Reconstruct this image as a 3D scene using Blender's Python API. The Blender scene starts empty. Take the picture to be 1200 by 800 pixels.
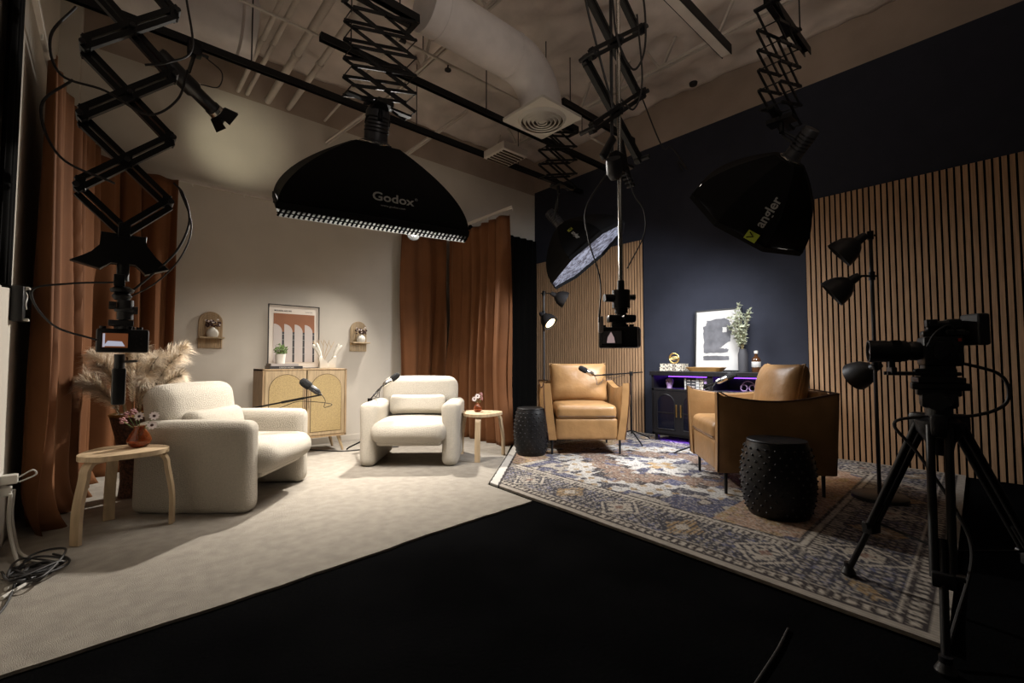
import bpy, bmesh, math, random
import numpy as np
from math import pi, sin, cos, radians, sqrt
from mathutils import Vector, Matrix, Euler, noise

# ---------------------------------------------------------------- camera, world, exposure
SC = bpy.context.scene
COL = SC.collection
cam_d = bpy.data.cameras.new('camera'); cam = bpy.data.objects.new('camera', cam_d); COL.objects.link(cam)
cam_d.sensor_width = 36; cam_d.lens = 533.0/1200*36; cam_d.clip_start = .02
cam.location = (0, 0, 1.0); cam.rotation_euler = (radians(90)+math.atan(24/533), 0, radians(-41.6))
SC.camera = cam
SC.view_settings.view_transform = 'Standard'; SC.view_settings.look = 'None'
SC.view_settings.exposure = 0.0; SC.view_settings.gamma = 1; SC.view_settings.use_curve_mapping = False
w = bpy.data.worlds.new('world'); SC.world = w; w.use_nodes = True
w.node_tree.nodes['Background'].inputs[0].default_value = (1, .86, .74, 1)
w.node_tree.nodes['Background'].inputs[1].default_value = .014
try:
    SC.cycles.use_denoising = True; SC.cycles.max_bounces = 8; SC.cycles.diffuse_bounces = 4
    SC.cycles.sample_clamp_indirect = 4
except Exception: pass
KEY_W = 62; BACK_W = 26; RIGHT_W = 66; SPOT_W = 15; FILL_W = 18; HARD_W = 100
# unseen fill light without a fixture, added behind the camera to brighten the ceiling
def area(name, loc, d, size, power, col, parent=None, size_y=None, spread=180):
    l = bpy.data.lights.new(name, 'AREA'); l.energy = power; l.color = col; l.size = size
    if size_y: l.shape = 'RECTANGLE'; l.size_y = size_y
    l.spread = radians(spread)
    o = bpy.data.objects.new(name, l); COL.objects.link(o); o.location = loc
    o.rotation_euler = Vector(d).to_track_quat('-Z', 'Y').to_euler()
    if parent: o.parent = parent
    return o
area('fill_light', (.9, -.3, 2.7), (.42, .55, .80), 1.0, FILL_W, (1, .87, .76), None, None, 130)

# ---------------------------------------------------------------- materials
MATS = {}
def nt(m): return m.node_tree.nodes, m.node_tree.links
def mat(name, col, rough=.6, metal=0, bump=0, bscale=80, var=0, vscale=6, emit=None, es=0, sheen=0, spec=.5, trans=0, alpha=1, coat=0, stretch=None, col2=None, detail=3):
    m = bpy.data.materials.new(name); m.use_nodes = True; N, L = nt(m); b = N['Principled BSDF']
    b.inputs['Base Color'].default_value = (*col, 1); b.inputs['Roughness'].default_value = rough
    b.inputs['Metallic'].default_value = metal; b.inputs['Specular IOR Level'].default_value = spec
    if sheen: b.inputs['Sheen Weight'].default_value = sheen; b.inputs['Sheen Roughness'].default_value = .4
    if trans: b.inputs['Transmission Weight'].default_value = trans
    if coat: b.inputs['Coat Weight'].default_value = coat
    if alpha < 1: b.inputs['Alpha'].default_value = alpha
    if emit: b.inputs['Emission Color'].default_value = (*emit, 1); b.inputs['Emission Strength'].default_value = es
    tc = N.new('ShaderNodeTexCoord'); src = tc.outputs['Object']
    if stretch:
        mp = N.new('ShaderNodeMapping'); mp.inputs['Scale'].default_value = stretch; L.new(src, mp.inputs[0]); src = mp.outputs[0]
    if var or col2:
        n = N.new('ShaderNodeTexNoise'); n.inputs['Scale'].default_value = vscale; n.inputs['Detail'].default_value = detail
        L.new(src, n.inputs['Vector'])
        r = N.new('ShaderNodeValToRGB'); r.color_ramp.elements[0].position = .35; r.color_ramp.elements[1].position = .65
        c2 = col2 if col2 else tuple(min(1, c*(1+var)) for c in col); c1 = col if col2 else tuple(c*(1-var) for c in col)
        r.color_ramp.elements[0].color = (*c1, 1); r.color_ramp.elements[1].color = (*c2, 1)
        L.new(n.outputs[0], r.inputs[0]); L.new(r.outputs[0], b.inputs['Base Color'])
    if bump:
        n2 = N.new('ShaderNodeTexNoise'); n2.inputs['Scale'].default_value = bscale; n2.inputs['Detail'].default_value = 4
        L.new(src, n2.inputs['Vector'])
        bp = N.new('ShaderNodeBump'); bp.inputs['Strength'].default_value = bump; bp.inputs['Distance'].default_value = .02
        L.new(n2.outputs[0], bp.inputs['Height']); L.new(bp.outputs[0], b.inputs['Normal'])
    MATS[name] = m; return m
M_beige = mat('beige_paint', (.55, .505, .44), .8, bump=.05, bscale=180, var=.03, vscale=3)
M_navy = mat('navy_paint', (.023, .0255, .038), .8, spec=.25, bump=.05, bscale=180, var=.06)
M_band = mat('raw_wall', (.34, .27, .22), .9, bump=.1, bscale=30, var=.1, vscale=2)
M_ceil = mat('roof_sheeting', (.62, .55, .50), .45, bump=.6, bscale=3.5, var=.14, vscale=2.2)
M_white_pt = mat('white_painted_metal', (.52, .47, .42), .55, var=.06)
M_duct = mat('duct_metal', (.66, .62, .60), .5, var=.05, vscale=8)
M_carpet = mat('beige_carpet', (.34, .305, .26), .95, spec=.1, bump=.6, bscale=330, var=.10, vscale=14, sheen=.1, detail=8)
M_black_floor = mat('black_floor_cloth', (.0042, .0042, .0045), .95, spec=0, bump=.2, bscale=60, var=.2, vscale=2)
M_rust = mat('rust_velvet', (.155, .062, .024), .8, spec=.2, sheen=.12, var=.10, vscale=3, bump=.05, bscale=200)
M_rust.node_tree.nodes['Principled BSDF'].inputs['Sheen Tint'].default_value = (1, .6, .35, 1)
M_boucle = mat('cream_boucle', (.60, .55, .47), .95, spec=.1, bump=.9, bscale=170, sheen=.1, var=.05, vscale=90)
M_leather = mat('tan_leather', (.30, .165, .066), .42, bump=.25, bscale=14, var=.14, vscale=5, spec=.4)
M_pipe = mat('dark_piping', (.07, .03, .015), .5)
M_blackm = mat('black_metal', (.004, .004, .0045), .42, spec=.3)
M_gun = mat('grey_metal', (.022, .022, .024), .45, metal=.4)
M_chrome = mat('steel', (.62, .60, .55), .25, metal=1)
M_head = mat('light_head_grey', (.05, .05, .055), .4, metal=.3)
M_plastic = mat('black_plastic', (.008, .008, .009), .38, spec=.5, bump=.1, bscale=200)
M_fabricb = mat('black_nylon', (.0025, .0025, .003), .7, bump=.2, bscale=6, spec=.15)
M_foam = mat('black_foam', (.008, .008, .009), .95, bump=.8, bscale=200)
M_birch = mat('birch_wood', (.50, .37, .23), .5, var=.14, vscale=5, stretch=(1, 12, 1))
M_oak = mat('oak_wood', (.36, .25, .14), .55, var=.22, vscale=6, stretch=(14, 14, 1))
M_oakf = mat('pale_oak', (.44, .33, .20), .5, var=.15, vscale=6, stretch=(14, 14, 1))
M_cane = mat('woven_cane', (.46, .34, .16), .6, var=.10, vscale=60, bump=.5, bscale=160)
M_gap = mat('dark_reveal', (.05, .03, .015), .7)
M_slat = mat('slat_veneer', (.42, .255, .14), .6, var=.16, vscale=4, stretch=(20, 20, 1))
M_felt = mat('black_felt', (.003, .0027, .0025), .95, spec=.1)
M_blackw = mat('black_wood', (.006, .0055, .0065), .42, spec=.35, var=.3, vscale=5, stretch=(1, 10, 1))
M_gold = mat('brass', (.62, .43, .16), .32, metal=1)
M_white = mat('white_ceramic', (.58, .55, .49), .5)
M_wp = mat('white_plastic', (.62, .60, .55), .45)
M_paper = mat('poster_paper', (.62, .56, .50), .6)
M_paperw = mat('white_paper', (.40, .39, .375), .6)
M_rustp = mat('rust_print', (.22, .08, .03), .6, var=.05)
M_ink = mat('ink', (.03, .03, .035), .7)
M_inkg = mat('grey_ink', (.085, .085, .095), .7, var=.25, vscale=9)
M_lilac = mat('grey_print', (.44, .39, .37), .7)
M_leaf = mat('leaf_green', (.13, .20, .06), .6, var=.35, vscale=20)
M_olive = mat('olive_leaf', (.33, .35, .25), .6, var=.35, vscale=15)
M_stem = mat('plant_stem', (.16, .12, .05), .7)
M_pampas = mat('pampas_plume', (.78, .67, .53), .95, var=.2, vscale=12, sheen=.3)
M_wicker = mat('brown_wicker', (.10, .045, .025), .6, bump=1.0, bscale=55, var=.6, vscale=60)
M_amber = mat('amber_glass', (.55, .17, .05), .05, trans=.85, spec=.6)
M_brownglass = mat('brown_glass', (.10, .04, .015), .08, trans=.4)
M_petal = mat('white_petal', (.72, .62, .60), .7, var=.1)
M_pink = mat('pink_petal', (.42, .20, .20), .7, var=.2)
M_dark = mat('dark_petal', (.05, .018, .015), .7)
M_purple = mat('purple_pattern', (.22, .12, .32), .5, col2=(.5, .35, .6), vscale=60)
M_pattern = mat('bone_inlay', (.06, .05, .05), .5, col2=(.62, .56, .44), vscale=70, detail=0)
M_tray = mat('tray_wood', (.42, .24, .08), .5, var=.2, vscale=6)
M_cable = mat('black_cable', (.012, .010, .010), .6)
M_wcable = mat('white_cable', (.55, .53, .48), .6)
M_glassd = mat('dark_glass', (.003, .0035, .008), .15, spec=.6)
M_lens = mat('lens_glass', (.25, .2, .16), .12, metal=.8)
M_green = mat('logo_green', (.42, .50, .04), .6)
M_logo = mat('logo_grey', (.42, .42, .40), .6)
M_lampm = mat('lamp_grey', (.028, .026, .027), .45, metal=.2)
M_bulb = mat('lit_bulb', (1, .8, .5), .5, emit=(1, .72, .38), es=9)
M_bulbw = mat('lit_lamp_glass', (1, 1, 1), .5, emit=(1, .95, .85), es=12)
M_purled = mat('purple_led', (.3, .1, 1), .5, emit=(.22, .06, 1), es=4)
M_screen_o = mat('screen_orange', (.02, .01, .005), .3, emit=(.45, .14, .05), es=.25)
M_screen_w = mat('screen_white', (.02, .02, .02), .3, emit=(.75, .75, .9), es=.5)
M_screen_p = mat('screen_pink', (.02, .02, .02), .3, emit=(.7, .5, .48), es=.45)
M_red = mat('red_mark', (.5, .05, .02), .5)
M_diff = mat('lit_diffuser', (.8, .8, .8), .8, emit=(1, .90, .78), es=1.1)
M_trans = mat('thin_white_cloth', (.30, .30, .29), .8, trans=0)
M_trans.node_tree.nodes['Principled BSDF'].inputs['Transmission Weight'].default_value = .7
M_trans.node_tree.nodes['Principled BSDF'].inputs['Roughness'].default_value = 1
# softbox face, crinkled silver seen through the diffuser
def face_mat(name, c1, c2, es):
    m = bpy.data.materials.new(name); m.use_nodes = True; N, L = nt(m); b = N['Principled BSDF']
    b.inputs['Base Color'].default_value = (.08, .08, .1, 1)
    tc = N.new('ShaderNodeTexCoord'); n = N.new('ShaderNodeTexNoise'); n.inputs['Scale'].default_value = 16; n.inputs['Detail'].default_value = 2
    n.inputs['Distortion'].default_value = 1.0
    mp = N.new('ShaderNodeMapping'); mp.inputs['Scale'].default_value = (1, 1, 1); L.new(tc.outputs['Object'], mp.inputs[0]); L.new(mp.outputs[0], n.inputs['Vector'])
    r = N.new('ShaderNodeValToRGB'); r.color_ramp.elements[0].position = .47; r.color_ramp.elements[1].position = .55
    r.color_ramp.elements[0].color = (*c1, 1); r.color_ramp.elements[1].color = (*c2, 1)
    L.new(n.outputs[0], r.inputs[0]); L.new(r.outputs[0], b.inputs['Emission Color']); b.inputs['Emission Strength'].default_value = es
    return m
M_face = face_mat('crinkled_lit_face', (.03, .035, .07), (.55, .60, .78), .55)
M_faceg = face_mat('warm_lit_face', (.35, .30, .26), (.95, .9, .82), .8)

# ---------------------------------------------------------------- helpers
def finish(name, bm, m, parent=None, smooth=True, loc=None, ang=40):
    me = bpy.data.meshes.new(name)
    bmesh.ops.recalc_face_normals(bm, faces=bm.faces[:])
    bm.to_mesh(me); bm.free()
    if isinstance(m, (list, tuple)):
        for k in m: me.materials.append(k)
    else: me.materials.append(m)
    if smooth:
        for p in me.polygons: p.use_smooth = True
        try: me.set_sharp_from_angle(angle=radians(ang))
        except Exception: pass
    o = bpy.data.objects.new(name, me); COL.objects.link(o)
    if parent: o.parent = parent
    if loc is not None: o.location = loc
    return o
def tag(o, label, cat, group=None, kind=None):
    if label: o['label'] = label
    if cat: o['category'] = cat
    if group: o['group'] = group
    if kind: o['kind'] = kind
    return o
def thing(name, label, cat, loc=(0, 0, 0), rz=0, group=None):
    o = bpy.data.objects.new(name, None); COL.objects.link(o); o.empty_display_size = .1
    o.location = loc; o.rotation_euler = (0, 0, rz); return tag(o, label, cat, group)
def struct(name, bm, m, parent=None, smooth=False):
    o = finish(name, bm, m, parent, smooth)
    if not parent: o['kind'] = 'structure'
    return o
def B(): return bmesh.new()
def dup(root, loc=None, rz=None, label=None, group=None):
    r = root.copy(); COL.objects.link(r)
    if loc is not None: r.location = loc
    if rz is not None: r.rotation_euler = (0, 0, rz)
    if label: r['label'] = label
    if group: r['group'] = group
    for ch in [c for c in bpy.data.objects if c.parent == root]:
        c = ch.copy(); COL.objects.link(c); c.parent = r
        for g in [c2 for c2 in bpy.data.objects if c2.parent == ch]:
            d = g.copy(); COL.objects.link(d); d.parent = c
    return r
def box(bm, c, s, R=None, bev=0, mi=0, seg=2):
    """box centred at c, size s, optional rotation matrix"""
    r = bmesh.ops.create_cube(bm, size=1); vs = r['verts']
    for v in vs: v.co = Vector((v.co.x*s[0], v.co.y*s[1], v.co.z*s[2]))
    fs = set(f for v in vs for f in v.link_faces)
    if bev:
        es = list(set(e for v in vs for e in v.link_edges))
        q = bmesh.ops.bevel(bm, geom=es, offset=bev, segments=seg, affect='EDGES', profile=.5)
        vs = list(set(v for f in q['faces'] for v in f.verts) | set(v for v in vs if v.is_valid))
        fs = set(f for v in vs for f in v.link_faces)
    for v in vs:
        p = v.co
        if R is not None: p = R @ p
        v.co = p + Vector(c)
    for f in fs: f.material_index = mi
    return vs
def bx(bm, x0, x1, y0, y1, z0, z1, bev=0, mi=0):
    return box(bm, ((x0+x1)/2, (y0+y1)/2, (z0+z1)/2), (abs(x1-x0), abs(y1-y0), abs(z1-z0)), bev=bev, mi=mi)
def frame_of(d, up=Vector((0, 0, 1))):
    d = Vector(d).normalized()
    if abs(d.dot(up)) > .99: up = Vector((0, 1, 0))
    s = d.cross(up).normalized(); u = s.cross(d).normalized()
    return s, u
def tube(bm, pts, r, seg=10, caps=True, mi=0, flat=None):
    """round (or flat=(a,b) rectangular) tube along a polyline; r scalar or list"""
    pts = [Vector(p) for p in pts]; n = len(pts)
    rs = r if isinstance(r, (list, tuple)) else [r]*n
    rings = []; prev = None
    for i, p in enumerate(pts):
        d = (pts[min(i+1, n-1)]-pts[max(i-1, 0)])
        if d.length < 1e-9: d = Vector((0, 0, 1))
        d.normalize()
        if prev is None: s, u = frame_of(d)
        else:
            s = prev - d*prev.dot(d)
            s = s.normalized() if s.length > 1e-6 else frame_of(d)[0]
            u = s.cross(d)
        prev = s
        if flat:
            a, b = flat
            ring = [bm.verts.new(p + s*a*k + u*b*l) for k, l in ((-1, -1), (1, -1), (1, 1), (-1, 1))]
        else:
            ring = [bm.verts.new(p + (s*cos(2*pi*k/seg) + u*sin(2*pi*k/seg))*rs[i]) for k in range(seg)]
        rings.append(ring)
    m_ = len(rings[0])
    for a, b in zip(rings, rings[1:]):
        for k in range(m_):
            f = bm.faces.new((a[k], a[(k+1) % m_], b[(k+1) % m_], b[k])); f.material_index = mi
    if caps:
        for g in (rings[0][::-1], rings[-1]):
            try: f = bm.faces.new(g); f.material_index = mi
            except ValueError: pass
def smooth_path(pts, n=8):
    pts = [Vector(p) for p in pts]; P = [pts[0]*2-pts[1]] + pts + [pts[-1]*2-pts[-2]]; out = []
    for i in range(1, len(P)-2):
        for k in range(n):
            t = k/n; a, b, c, d = P[i-1:i+3]
            out.append(.5*((2*b)+(c-a)*t+(2*a-5*b+4*c-d)*t*t+(3*b-a-3*c+d)*t**3))
    out.append(pts[-1]); return out
def lathe(bm, prof, c=(0, 0, 0), seg=32, R=None, mi=0, sx=1, sy=1):
    """prof: list of (r,z)"""
    rings = []; c = Vector(c)
    for r, z in prof:
        if r < 1e-6:
            p = Vector((0, 0, z)); p = (R @ p if R is not None else p) + c; rings.append([bm.verts.new(p)])
        else:
            ring = []
            for k in range(seg):
                p = Vector((r*sx*cos(2*pi*k/seg), r*sy*sin(2*pi*k/seg), z))
                ring.append(bm.verts.new((R @ p if R is not None else p)+c))
            rings.append(ring)
    for a, b in zip(rings, rings[1:]):
        for k in range(seg):
            if len(a) == 1 and len(b) == 1: continue
            if len(a) == 1: f = bm.faces.new((a[0], b[(k+1) % seg], b[k]))
            elif len(b) == 1: f = bm.faces.new((a[k], a[(k+1) % seg], b[0]))
            else: f = bm.faces.new((a[k], a[(k+1) % seg], b[(k+1) % seg], b[k]))
            f.material_index = mi
    if len(rings[0]) > 1 and len(rings[-1]) > 1:
        a, b = rings[-1], rings[0]
        for k in range(seg): bm.faces.new((a[k], a[(k+1) % seg], b[(k+1) % seg], b[k])).material_index = mi
        return
    for g in (rings[0], rings[-1]):
        if len(g) > 1:
            f = bm.faces.new(g); f.material_index = mi
def cyl(bm, a, b, r, seg=20, r2=None, mi=0):
    tube(bm, [a, b], [r, r if r2 is None else r2], seg, mi=mi)
def cushion(bm, half, r, c=(0, 0, 0), R=None, bulge=(0, 0, 0), n=14, fn=None, mi=0):
    """rounded soft box"""
    hx, hy, hz = half; base = len(bm.verts); r = min(r, hx, hy, hz)
    idx = {}
    def V(i, j, k):
        key = (i, j, k)
        if key in idx: return idx[key]
        t = [2*q/n-1 for q in key]; t = [sin(pi/2*q)*.5+q*.5 for q in t]
        q = Vector((t[0]*hx, t[1]*hy, t[2]*hz))
        inn = Vector((max(-hx+r, min(hx-r, q.x)), max(-hy+r, min(hy-r, q.y)), max(-hz+r, min(hz-r, q.z))))
        d = q-inn
        p = inn + d.normalized()*r if d.length > 1e-9 else q
        fx, fy, fz = (1-(p.x/hx)**2), (1-(p.y/hy)**2), (1-(p.z/hz)**2)
        p = Vector((p.x*(1+bulge[0]*fy*fz), p.y*(1+bulge[1]*fx*fz), p.z*(1+bulge[2]*fx*fy)))
        if fn: p = fn(p)
        if R is not None: p = R @ p
        idx[key] = bm.verts.new(p+Vector(c)); return idx[key]
    for a in range(n):
        for b in range(n):
            for s in (0, n):
                for quad in (((s, a, b), (s, a+1, b), (s, a+1, b+1), (s, a, b+1)), ((a, s, b), (a+1, s, b), (a+1, s, b+1), (a, s, b+1)), ((a, b, s), (a+1, b, s), (a+1, b+1, s), (a, b+1, s))):
                    f = bm.faces.new([V(*q) for q in quad]); f.material_index = mi
def prism(bm, outline, axis='y', a0=0, a1=.02, bev=0, mi=0):
    """2D outline (list of (p,q)) extruded along an axis. y: (x,z); x: (y,z); z: (x,y)"""
    def mk(p, q, a): return {'y': (p, a, q), 'x': (a, p, q), 'z': (p, q, a)}[axis]
    A = [bm.verts.new(mk(p, q, a0)) for p, q in outline]; C = [bm.verts.new(mk(p, q, a1)) for p, q in outline]
    n = len(outline); fs = [bm.faces.new(A[::-1]), bm.faces.new(C)]
    for k in range(n): fs.append(bm.faces.new((A[k], A[(k+1) % n], C[(k+1) % n], C[k])))
    for f in fs: f.material_index = mi
    if bev:
        es = set(fs[0].edges) | set(fs[1].edges)
        bmesh.ops.bevel(bm, geom=list(es), offset=bev, segments=2, affect='EDGES', profile=.5)
def rrect(w, h, r, n=6, cx=0, cy=0):
    out = []
    for (sx, sy, a0) in ((1, 1, 0), (-1, 1, 90), (-1, -1, 180), (1, -1, 270)):
        for k in range(n+1):
            a = radians(a0+90*k/n); out.append((cx+sx*(w/2-r)+r*cos(a), cy+sy*(h/2-r)+r*sin(a)))
    return out
def text_geo(s, size, mapper, name, m, parent, bold=0):
    cu = bpy.data.curves.new(name, 'FONT'); cu.body = s; cu.size = size; cu.align_x = 'CENTER'; cu.align_y = 'CENTER'
    cu.resolution_u = 3; cu.offset = bold
    o = bpy.data.objects.new(name+'_src', cu); COL.objects.link(o)
    bpy.context.view_layer.update()
    me = bpy.data.meshes.new_from_object(o.evaluated_get(bpy.context.evaluated_depsgraph_get()))
    bpy.data.objects.remove(o); me.name = name
    for v in me.vertices: v.co = mapper(v.co.x, v.co.y)
    me.materials.clear(); me.materials.append(m)
    ob = bpy.data.objects.new(name, me); COL.objects.link(ob)
    if parent: ob.parent = parent
    return ob
def cable(name, pts, r, m, label=None, cat='cable', parent=None, n=8, group=None):
    bm = B(); tube(bm, smooth_path(pts, n), r, 7)
    o = finish(name, bm, m, parent)
    if not parent: tag(o, label, cat, group)
    return o
def Rto(d, up=(0, 0, 1)):
    """matrix whose +Z axis goes to d"""
    return Vector(d).normalized().to_track_quat('Z', 'Y').to_matrix()

# ---------------------------------------------------------------- the room
XL, XR, YB = -.40, 5.6, 5.7
bm = B(); bx(bm, XL-.1, XR+.1, -2.0, YB+.1, -.08, 0); struct('floor', bm, M_black_floor)
bm = B(); bx(bm, XL-.12, XR, YB, YB+.12, 0, 3.95); bx(bm, XL-.12, XR+.12, YB, YB+.12, 3.95, 4.75, mi=1); struct('wall_back', bm, [M_beige, M_band])
bm = B(); bx(bm, XR, XR+.12, -2.0, YB+.12, 0, 4.0); bx(bm, XR, XR+.12, -2.0, YB, 4.0, 4.75, mi=1); struct('wall_right', bm, [M_navy, M_band])
bm = B(); bx(bm, XL-.12, XL, 1.95, YB, 0, 4.75); struct('wall_left', bm, M_beige)
bm = B(); bx(bm, XL, XL+.14, YB-.22, YB, 0, 4.7); struct('trim_1', bm, M_beige)
# baseboard along the back wall
bm = B(); bx(bm, .5, 3.6, YB-.012, YB-.001, 0.004, .085, bev=.003); struct('baseboard_back', bm, M_beige)
# sagging plastic sheeting under the roof
bm = B(); nx, ny = 130, 150; g = []
for i in range(nx+1):
    row = []
    for j in range(ny+1):
        x = XL+.0+(XR-XL)*i/nx; y = -2+(YB+2)*j/ny
        z = 4.58 + .10*noise.noise(Vector((x*.8, y*.8, 0))) + .075*abs(noise.noise(Vector((x*2.4+y*1.3, y*2.4-x, 3))))+.05*noise.turbulence(Vector((x*2, y*2, 7)), 3, False)
        edge = min(x-XL, XR-x, YB-y)
        z += -.06*max(0, 1-edge/.25)
        row.append(bm.verts.new((x, y, z)))
    g.append(row)
for i in range(nx):
    for j in range(ny): bm.faces.new((g[i][j], g[i][j+1], g[i+1][j+1], g[i+1][j]))
o = struct('ceiling', bm, M_ceil, smooth=True)
sm = o.modifiers.new('thick', 'SOLIDIFY'); sm.thickness = .02
# carpet
bm = B()
car = [(XL+.005, 2.17), (.6, 2.225), (1.4, 2.31), (2.29, 2.367), (2.325, 2.915), (3.17, 3.665), (3.86, 4.33), (3.86, YB-.02), (XL+.005, YB-.02)]
front = []
for (a, b) in zip(car[:3], car[1:4]):
    for k in range(10):
        t = k/10; front.append((a[0]+(b[0]-a[0])*t, a[1]+(b[1]-a[1])*t + random.Random(int(a[0]*100)+k).uniform(-.006, .006)))
prism(bm, front+car[3:], 'z', 0.0, .012)
o = finish('carpet', bm, M_carpet, None, False); tag(o, 'beige carpet laid over the floor under the two cream armchairs', 'carpet')

# ---------------------------------------------------------------- patterned rug
def rug():
    C = [Vector((2.19, .21, 0)), Vector((5.57, .37, 0)), Vector((5.57, 4.3, 0)), Vector((2.44, 4.3, 0))]
    W, L = 3.37, 4.05; du = .011; nu, nv = int(W/du), int(L/du)
    U, V = np.meshgrid(np.linspace(0, W, nu+1), np.linspace(0, L, nv+1), indexing='ij')
    s, t = U/W, V/L
    X = (1-s)*(1-t)*C[0].x+s*(1-t)*C[1].x+s*t*C[2].x+(1-s)*t*C[3].x
    Y = (1-s)*(1-t)*C[0].y+s*(1-t)*C[1].y+s*t*C[2].y+(1-s)*t*C[3].y
    # distance behind the folded corner line
    ax, ay, bx_, by_ = 2.36, 2.93, 3.9, 4.30
    nxx, nyy = -(by_-ay), (bx_-ax); ln = sqrt(nxx**2+nyy**2); cut = ((X-ax)*nxx+(Y-ay)*nyy)/ln
    rng = np.random.RandomState(3)
    def vnoise(sc, seed):
        r = np.random.RandomState(seed); G = r.rand(int(W/sc)+3, int(L/sc)+3)
        a, b = U/sc, V/sc; i, j = a.astype(int), b.astype(int); fa, fb = a-i, b-j
        fa, fb = fa*fa*(3-2*fa), fb*fb*(3-2*fb)
        return G[i, j]*(1-fa)*(1-fb)+G[i+1, j]*fa*(1-fb)+G[i, j+1]*(1-fa)*fb+G[i+1, j+1]*fa*fb
    cream, navy, tan, brown = np.array([.42, .38, .33]), np.array([.045, .043, .060]), np.array([.30, .21, .11]), np.array([.20, .135, .10])
    blue, dark, white, rose = np.array([.085, .088, .145]), np.array([.045, .033, .033]), np.array([.50, .48, .45]), np.array([.24, .15, .12])
    Cc = np.zeros(U.shape+(3,)); Cc[:] = brown
    e = np.minimum(np.minimum(U, W-U), np.minimum(V, L-V))
    along = np.where(np.minimum(U, W-U) < np.minimum(V, L-V), V, U)
    n1, n2, n3 = vnoise(.022, 1), vnoise(.09, 2), vnoise(.30, 4)
    uc, vc = 1.68, 2.05
    q = .10
    du_, dv_ = np.floor(np.abs(U-uc)/q+.5)*q, np.floor(np.abs(V-vc)/q+.5)*q
    D = du_/1.28+dv_/1.85
    def put(mask, c, mix=1.0): Cc[mask] = Cc[mask]*(1-mix)+c*mix
    lat = (np.abs((U*7) % 1-.5)+np.abs((V*7) % 1-.5))
    put(D < 9, brown); put((D > .92), blue); put((D > .92) & (n2 > .60), cream*.85); put((D > .92)&(n2 > .54)&(n2 < .6), dark)
    put((D > .66) & (D <= .92), white*.9); put((D > .66) & (D <= .92) & (lat < .28), tan); put((D > .66) & (D <= .92) & (n2 > .70), navy)
    put((D > .63) & (D <= .66), dark)
    put((D > .36) & (D <= .63), brown*1.15); put((D > .36) & (D <= .63) & (lat < .13), cream*.9); put((D > .36) & (D <= .63) & (lat >= .13)&(lat < .20), dark); put((D > .36) & (D <= .63) & (n2 > .68), blue*1.2)
    put((D > .33) & (D <= .36), dark)
    put(D <= .33, white); put((D <= .33) & (n2 > .55), blue); put((D <= .33) & (lat < .20), navy); put(D <= .10, tan*1.4); put((D <= .05), cream)
    put((np.abs(V-vc) > .95) & (n3 > .28) & (D > .5) & (e > .62), brown*1.4+tan*.15); put((np.abs(V-vc) > .95) & (n3 > .28) & (D > .5) & (e > .62) & (n2 > .62), tan)
    # borders, outer to inner
    ph = (along/.46) % 1; cell = (along/.46).astype(int) % 2
    m = e < .62; put(m & (e > .50), dark); put((e > .505) & (e < .56) & (((along/.035) % 1) < .55), cream)
    put((e > .57) & (e < .60), cream)
    band = (e >= .15) & (e <= .50); put(band, navy*1.0)
    x_ = np.abs(ph-.5)*.46; y_ = np.abs(e-.325); dd = x_+y_*.8
    put(band & (cell == 0) & (dd+.05*n2 < .15) & (np.abs(((along/.03) % 1)-.5) < .34), tan*1.05)
    put(band & (cell == 0) & (dd < .05), cream)
    put(band & (cell == 1) & (dd < .16) & (dd > .135), cream); put(band & (cell == 1) & (dd < .11) & (n1 > .4), cream*.95); put(band & (cell == 1) & (dd < .035), rose)
    put(band & (dd > .17) & (((along/.05) % 1) < .4) & (((e/.04) % 1) < .6), cream*.8)
    put(band & (dd > .17) & (n1 > .7), blue*1.3)
    put((e >= .135) & (e < .15), cream); put((e >= .12) & (e < .135), dark)
    m = (e >= .07) & (e < .12); put(m, cream); put(m & (((along/.05) % 1) < .45), dark)
    put((e >= .055) & (e < .07), dark); put(e < .055, cream*.8)
    # wear and weave
    wear = (n1-.5)*.5; put((n1 > .80) & (e > .06), cream*.8, .6); put((n1 < .14) & (e > .06), dark, .5)
    sp = np.random.RandomState(9).rand(*U.shape); put((sp > .80) & (e > .06), cream, .45); put((sp < .20) & (e > .06), dark, .45)
    Cc *= (1+wear[..., None]*.5)*(1+.10*np.sign(np.sin(U*2*pi/.022)))[..., None]
    Cc[(cut > -.075) & (cut < 0)] = white
    Cc[(cut > -.095) & (cut < -.075)] = dark
    Cc = np.clip(Cc, .01, 1)**1.22*1.12
    keep = cut <= 0; idx = -np.ones(U.shape, int); idx[keep] = np.arange(keep.sum())
    ver = np.stack([X[keep], Y[keep], np.full(keep.sum(), .021)+.003*n3[keep]], 1)
    a = idx[:-1, :-1]; b = idx[1:, :-1]; c = idx[1:, 1:]; d = idx[:-1, 1:]
    ok = (a >= 0) & (b >= 0) & (c >= 0) & (d >= 0); F = np.stack([a[ok], b[ok], c[ok], d[ok]], 1)
    me = bpy.data.meshes.new('area_rug'); me.from_pydata(ver.tolist(), [], F.tolist())
    at = me.color_attributes.new('weave', 'FLOAT_COLOR', 'POINT')
    at.data.foreach_set('color', np.concatenate([Cc[keep], np.ones((keep.sum(), 1))], 1).ravel())
    m = mat('woven_rug', (.5, .5, .5), .95, bump=.35, bscale=300); N, Lk = nt(m); an = N.new('ShaderNodeAttribute'); an.attribute_name = 'weave'
    Lk.new(an.outputs['Color'], N['Principled BSDF'].inputs['Base Color']); me.materials.append(m)
    o = bpy.data.objects.new('area_rug', me); COL.objects.link(o)
    s_ = o.modifiers.new('thick', 'SOLIDIFY'); s_.thickness = .016; s_.offset = -1
    return tag(o, 'large patterned rug in navy, cream and rust under the tan leather armchairs', 'rug')
rug()

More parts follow.
